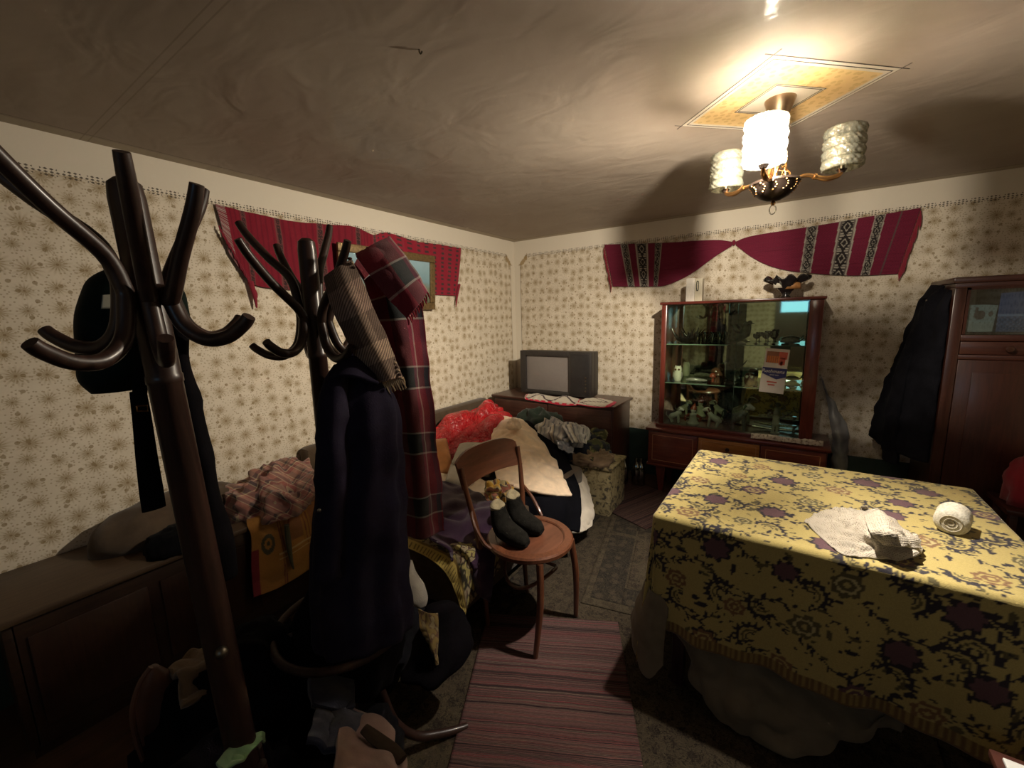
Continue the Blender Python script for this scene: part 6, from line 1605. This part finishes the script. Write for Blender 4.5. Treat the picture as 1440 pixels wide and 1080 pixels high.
# bag, straps and sleeve on the near stand
GBK = fabric('black_green_nylon', (.006, .011, .009), 150, .55, .4, .2, .05)
bgt = thing('shoulder_bag', 'dark green rounded bag hanging behind the near coat stand', 'bag', tuple(P(170, 545, r=1.05)))
garment('body', GBK, [(158, 200, 376, 1.08, .02), (122, 248, 398, 1.07, .05), (108, 260, 432, 1.06, .07), (104, 264, 470, 1.06, .075), (102, 246, 505, 1.06, .07), (108, 205, 532, 1.06, .055), (134, 192, 550, 1.06, .02)], bgt, 44, 3, .02, 1, 6, crease=.006)
rows = [[P(144, 415, r=.985), P(158, 414, r=.985)], [P(142, 434, r=.980), P(157, 434, r=.980)]]
patch('label_patch', rows, simple('white_label', (.33, .31, .24), .7), bgt, 6, 6, .002)
rows = [[P(160, 484, r=.975), P(178, 483, r=.975)], [P(160, 489, r=.975), P(178, 489, r=.975)]]
patch('label_patch', rows, MATS['white_label'], bgt, 6, 6, .002)
MB().tube([P(205, 375, r=1.03), P(228, 388, r=1.0), P(242, 412, r=1.0), P(252, 440, r=1.0), P(258, 470, r=1.02)], .0035, 6, 5).build('cord', BLKC, bgt)
MB().tube([P(197, 470, r=1.0), P(198, 520, r=1.0), P(196, 565, r=1.0)], [.004, .012, .010], 10, 4, .5).build('strap', BLKC, bgt)
o = MB().tube([P(194, 550, r=1.0), P(200, 590, r=1.0), P(206, 640, r=1.0), P(213, 690, r=1.0), P(217, 716, r=1.0)], [.012, .014, .016, .018, .018], 12, 4, .35).build('black_strap', BLKC)
tag(o, 'broad black strap dangling left of the near coat stand', 'strap')
bu = MB().tube([P(192, 571, r=.985), P(207, 570, r=.985), P(208, 578, r=.985), P(193, 578, r=.985), P(192, 571, r=.985)], .0014, 5)
WM[o.name] = Matrix.Translation(o.location); bu.build('buckle', BRASS, o)
garm = garment('black_sleeve', BLKC, [(212, 240, 400, 1.0, .02), (226, 262, 460, 1.0, .035), (236, 272, 520, 1.0, .036), (250, 284, 590, .99, .036), (268, 300, 660, .98, .036), (280, 312, 720, .97, .04), (292, 332, 770, .96, .045), (305, 332, 805, .95, .03)], None, 26, 4, .06, 4, 6, crease=.008)
tag(garm, 'long black sleeve hanging right of the near coat stand pole', 'clothes')

# ================================================================== clothes piled on the second chair and the floor
tag(heap('black_pile', BLKC, -1.24, .42, .24, .27, 0, .60, None, 0, .07, 6, 3, 60), 'large black heap of clothes between the two coat stands', 'clothes')
tag(heap('shaggy_black_coat', fabric('black_fur', (.006, .006, .008), 300, .98, .3, .8), -.98, .26, .20, .17, .0, .56, None, .2, .07, 9, 8, 56), 'shaggy black coat heaped at the foot of the near coat stand', 'coat')
LEA = simple('brown_leather', (.060, .022, .014), .5, .25, 20, .2)
lb_ = thing('leather_bag', 'dark brown curved leather bag standing left of the near coat stand', 'bag', (-1.33, .26, 0))
garment('body', LEA, [(208, 222, 938, 1.36, .012), (194, 246, 962, 1.36, .03), (184, 268, 1000, 1.36, .045), (190, 282, 1040, 1.36, .05), (206, 296, 1085, 1.36, .05), (220, 300, 1180, 1.36, .05)], lb_, 40, 2, .02, 2, 6, crease=.004)
MB().tube([P(212, 938, r=1.30), P(196, 962, r=1.30), P(186, 1000, r=1.30), P(192, 1040, r=1.30), P(208, 1085, r=1.30)], .006, 8, 5).build('lit_rim', simple('lit_leather_rim', (.10, .045, .03), .5), lb_)  # light along the bag's left rim, put in as a paler tube
def flor_col(u, v):
    n = noise.noise(Vector((u * 9, v * 6, 4))); n2 = noise.noise(Vector((u * 14, v * 12, 9)))
    if n > .15: return (.16, .012, .02)
    if n2 > .15: return (.22, .17, .09)
    if n2 < -.2: return (.02, .02, .03)
    return (.10, .08, .05) if n > -.1 else (.20, .05, .05)
rows = [prr([(385, 900, 1.42), (420, 890, 1.44), (455, 900, 1.42), (500, 915, 1.38)]), prr([(392, 918, 1.34), (425, 912, 1.34), (460, 922, 1.32), (500, 932, 1.3)]), prr([(400, 938, 1.27), (430, 940, 1.25), (462, 944, 1.24), (502, 940, 1.25)])]
tag(patch('floral_shawl', rows, vcol('floral_shawl_cloth', .9), None, 80, 40, .008, .02, 9, True, 5, colfn=flor_col), 'dark floral shawl with red blooms below the navy coat', 'shawl')
DN = fabric('dark_denim', (.022, .024, .040), 200, .9, .25)
rows = [prr([(432, 938, 1.26), (462, 944, 1.23), (496, 940, 1.24)]), prr([(436, 965, 1.14), (466, 972, 1.12), (498, 968, 1.14)]), prr([(440, 990, 1.09), (468, 1000, 1.07), (498, 996, 1.09)])]
tag(patch('denim_trousers', rows, DN, None, 40, 50, .02, .008, 8, True, 2), 'folded dark blue cloth hanging below the floral shawl', 'cloth')
rows = [prr([(445, 994, 1.10), (480, 990, 1.10), (526, 1008, 1.08)]), prr([(440, 1015, 1.02), (478, 1022, 1.0), (520, 1036, 1.0)]), prr([(432, 1040, .95), (472, 1052, .93), (514, 1062, .93)])]
tag(patch('dark_blue_shirt', rows, DN, None, 40, 40, .015, .012, 9, True, 6), 'dark blue shirt lying on the beige cloth in the foreground', 'shirt')
PKB = fabric('dusty_pink_cloth', (.20, .125, .105), 200, .9, .2)
rows = [prr([(488, 990, 1.13), (510, 998, 1.12), (532, 1008, 1.10), (545, 1014, 1.09)]), prr([(480, 1020, .985), (510, 1030, .97), (540, 1030, .98), (560, 1040, .98)]), prr([(474, 1052, .90), (508, 1060, .88), (544, 1062, .89), (572, 1070, .89)]), prr([(470, 1090, .82), (508, 1096, .81), (544, 1098, .81), (580, 1100, .82)])]
tag(patch('beige_cloth', rows, PKB, None, 50, 50, .008, .018, 8, True, 9), 'dusty beige pink cloth spread in the bottom foreground', 'cloth')
DB = fabric('dark_brown_strap', (.03, .018, .012), 200)
o = MB().tube(prr([(512, 1030, .955), (530, 1045, .925), (552, 1062, .90), (566, 1075, .87)], .012), [.012, .016, .018, .014], 10, 4, .5).build('brown_belt', DB); tag(o, 'dark brown strap lying across the beige pink cloth', 'strap')
GR = fabric('pale_green_satin', (.16, .27, .15), 200, .45, .3, .2)
rows = [prr([(304, 1072, .86), (322, 1050, .88), (345, 1036, .90), (372, 1030, .92)]), prr([(308, 1078, .85), (328, 1062, .86), (348, 1046, .88), (374, 1034, .91)]), prr([(314, 1082, .84), (335, 1074, .84), (352, 1056, .86), (376, 1036, .905)])]
tag(patch('green_ribbon', rows, GR, None, 50, 24, .004, .008, 22, True, 3), 'pale green satin ribbon lying on the black pile at the bottom', 'ribbon')
rows = [prr([(236, 940, 1.38), (268, 912, 1.45), (305, 902, 1.48), (322, 910, 1.45)]), prr([(250, 962, 1.28), (280, 942, 1.32), (310, 932, 1.34), (328, 940, 1.32)]), prr([(258, 985, 1.2), (290, 970, 1.22), (318, 962, 1.23), (335, 970, 1.2)])]
tag(patch('brown_towel', rows, fabric('brown_towel_cloth', (.11, .075, .045), 200, .95, .3, .6), None, 40, 30, .012, .02, 12, True, 4), 'faded brown towel between the chest and near coat stand', 'towel')
BH = fabric('black_floor_clothes', (.008, .008, .010), 220, .95, .3)
tag(heap('dark_floor_clothes', BH, -1.52, .98, .26, .24, .0, .34, None, .2, .06, 6, 11, 50), 'black clothes piled on the floor in front of the orange cloth', 'clothes')
tag(heap('dark_floor_clothes', BH, -1.02, .58, .15, .14, .0, .36, None, .2, .05, 7, 13, 50), 'black clothes piled at the foot of the middle coat stand', 'clothes')
tag(heap('grey_shoe_bag', fabric('dark_grey_bag', (.03, .028, .032), 200), -.80, .47, .14, .12, .0, .27, None, .2, .04, 8, 16, 44), 'dark grey cloth bag under the dusty beige pink cloth', 'bag')
# booklet on a low table at the right edge
bk = P(1440, 1076, z=.46)
lt = thing('side_table', 'small dark side table cut off at the bottom right corner', 'table', (bk.x + .13, bk.y - .12, 0))
box('top', WRH, lt, bk.x - .05, bk.x + .32, bk.y - .30, bk.y + .02, .435, .455, .004)
for dx in (-.03, .27):
    for dy in (-.28, -.03): box('leg', WRH, lt, bk.x + dx, bk.x + dx + .03, bk.y + dy, bk.y + dy + .03, 0, .434, .003)
o = MB().box(bk.x - .035, bk.x + .11, bk.y - .17, bk.y - .005, .456, .464, None, .002).build('booklet', simple('white_paper', (.62, .62, .58), .6)); tag(o, 'white booklet on the side table at the bottom right corner', 'booklet')
